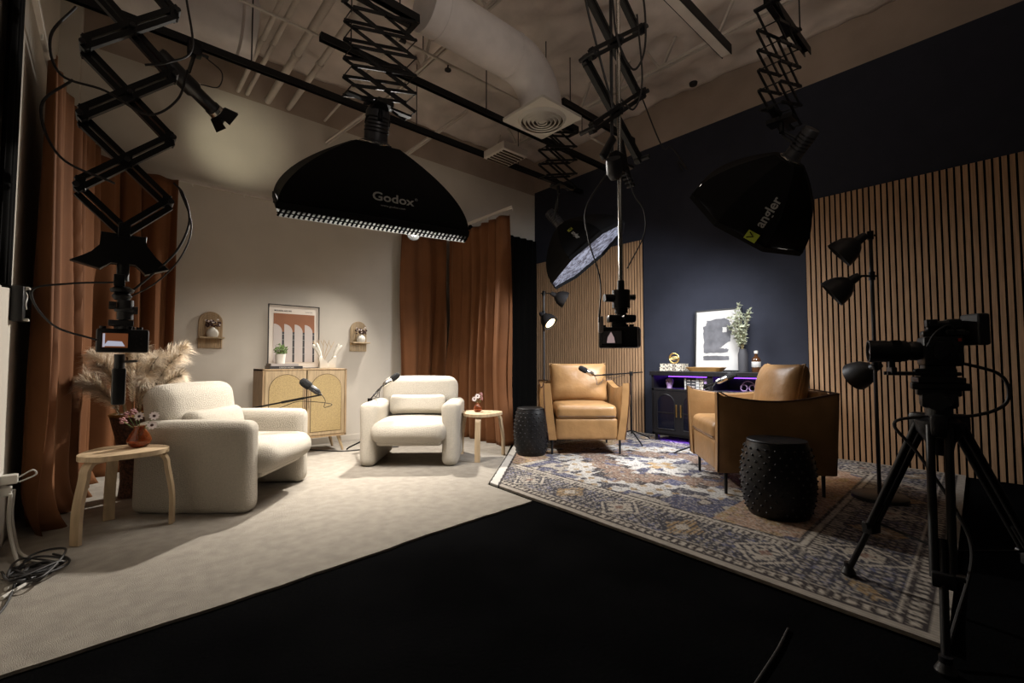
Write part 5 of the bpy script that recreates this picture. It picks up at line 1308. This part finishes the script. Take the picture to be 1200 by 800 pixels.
# ---------------------------------------------------------------- odds and ends on the left wall
t = thing('wall_intercom', 'black wall unit with white clips on the left wall', 'intercom', (XL, 3.62, 1.24))
bm = B(); bx(bm, .001, .05, -.05, .05, -.02, .17, bev=.005); finish('housing', bm, M_plastic, t)
for za in (.155, -.018):
    bm = B(); bx(bm, .05, .07, -.03, .02, za, za+.013, bev=.003); finish('clip', bm, M_wp, t, False)
bm = B(); tube(bm, smooth_path([(.054, -.02, .14), (.058, .01, .12), (.054, .0, .08), (.056, .02, .05)], 5), .004, 6); finish('cord', bm, M_wp, t)
t = thing('wall_outlet', 'white wall outlet with plugged in chargers at the lower left', 'outlet', (XL, 3.50, .37))
bm = B(); bx(bm, .001, .008, -.06, .06, -.06, .06, bev=.002); finish('cover_plate', bm, M_wp, t)
bm = B(); bx(bm, .008, .07, -.035, .01, .005, .05, bev=.004); bx(bm, .008, .06, .015, .05, .0, .045, bev=.004); bx(bm, .008, .05, -.03, .01, -.055, -.01, bev=.004); finish('chargers', bm, M_wp, t, False)
cable('charger_cable', [(.07, -.01, .03), (.12, .0, .06), (.13, .02, .03), (.07, .03, .0)], .004, M_wcable, parent=t)
for k, (dy, lab) in enumerate(((.0, 'white cable falling from the outlet, nearer the camera'), (.10, 'white cable falling from the outlet, closer to the curtain'))):
    y = 3.50+dy-.05; cable('wall_cable', [(XL+.05, y, .33), (XL+.045, y+.02, .2), (XL+.06, y, .1), (XL+.09, y-.10, .03), (XL+.13+.04*k, y-.30, .024), (XL+.20+.05*k, y-.40, .024), (XL+.10, y-.6, .022)], .008, M_wcable, lab)
t = thing('power_strip', 'black power adapter in the cable tangle at the lower left', 'power adapter', (XL+.17, 3.05, .012), .5)
bm = B(); bx(bm, -.05, .06, -.03, .03, 0, .035, bev=.006); finish('case', bm, M_plastic, t)
bm = B(); bx(bm, .06, .085, -.01, .01, .01, .022, bev=.003); finish('plug', bm, M_plastic, t)
rc = random.Random(4)
labs = ['thickest black cable coil on the carpet below the outlet', 'black cable loop reaching towards the birch table', 'grey cable curl on top of the black cable tangle', 'black cable trailing to the left frame edge']
for k in range(4):
    pts = []; cx, cy = XL+.18, 3.08
    for q in range(10):
        a = q*1.25+k+rc.uniform(-.5, .5); r = .03+.07*rc.random()+.012*k; pts.append((max(XL+.03, cx+r*cos(a)), cy+r*1.5*sin(a), .02+.008*k+.010*(q % 3)))
    if k == 3: pts += [(XL+.12, 2.75, .02), (XL+.05, 2.5, .02)]
    if k == 1: pts += [(XL+.28, 3.22, .018), (XL+.22, 3.34, .018)]
    cable('floor_cable', pts, .007 if k == 0 else .005, M_gun if k == 2 else M_cable, labs[k])
cable('floor_cable', [(1.55, 5.6, .02), (1.85, 5.15, .02), (2.0, 5.0, .02), (2.3, 4.95, .02), (2.55, 4.85, .02)], .006, M_cable, 'black cable on the carpet between cabinet and middle armchair')
cable('floor_cable', [(1.50, .585, .006), (1.75, .60, .007), (1.93, .62, .006)], .0045, M_cable, 'short black cable on the black floor in the foreground')
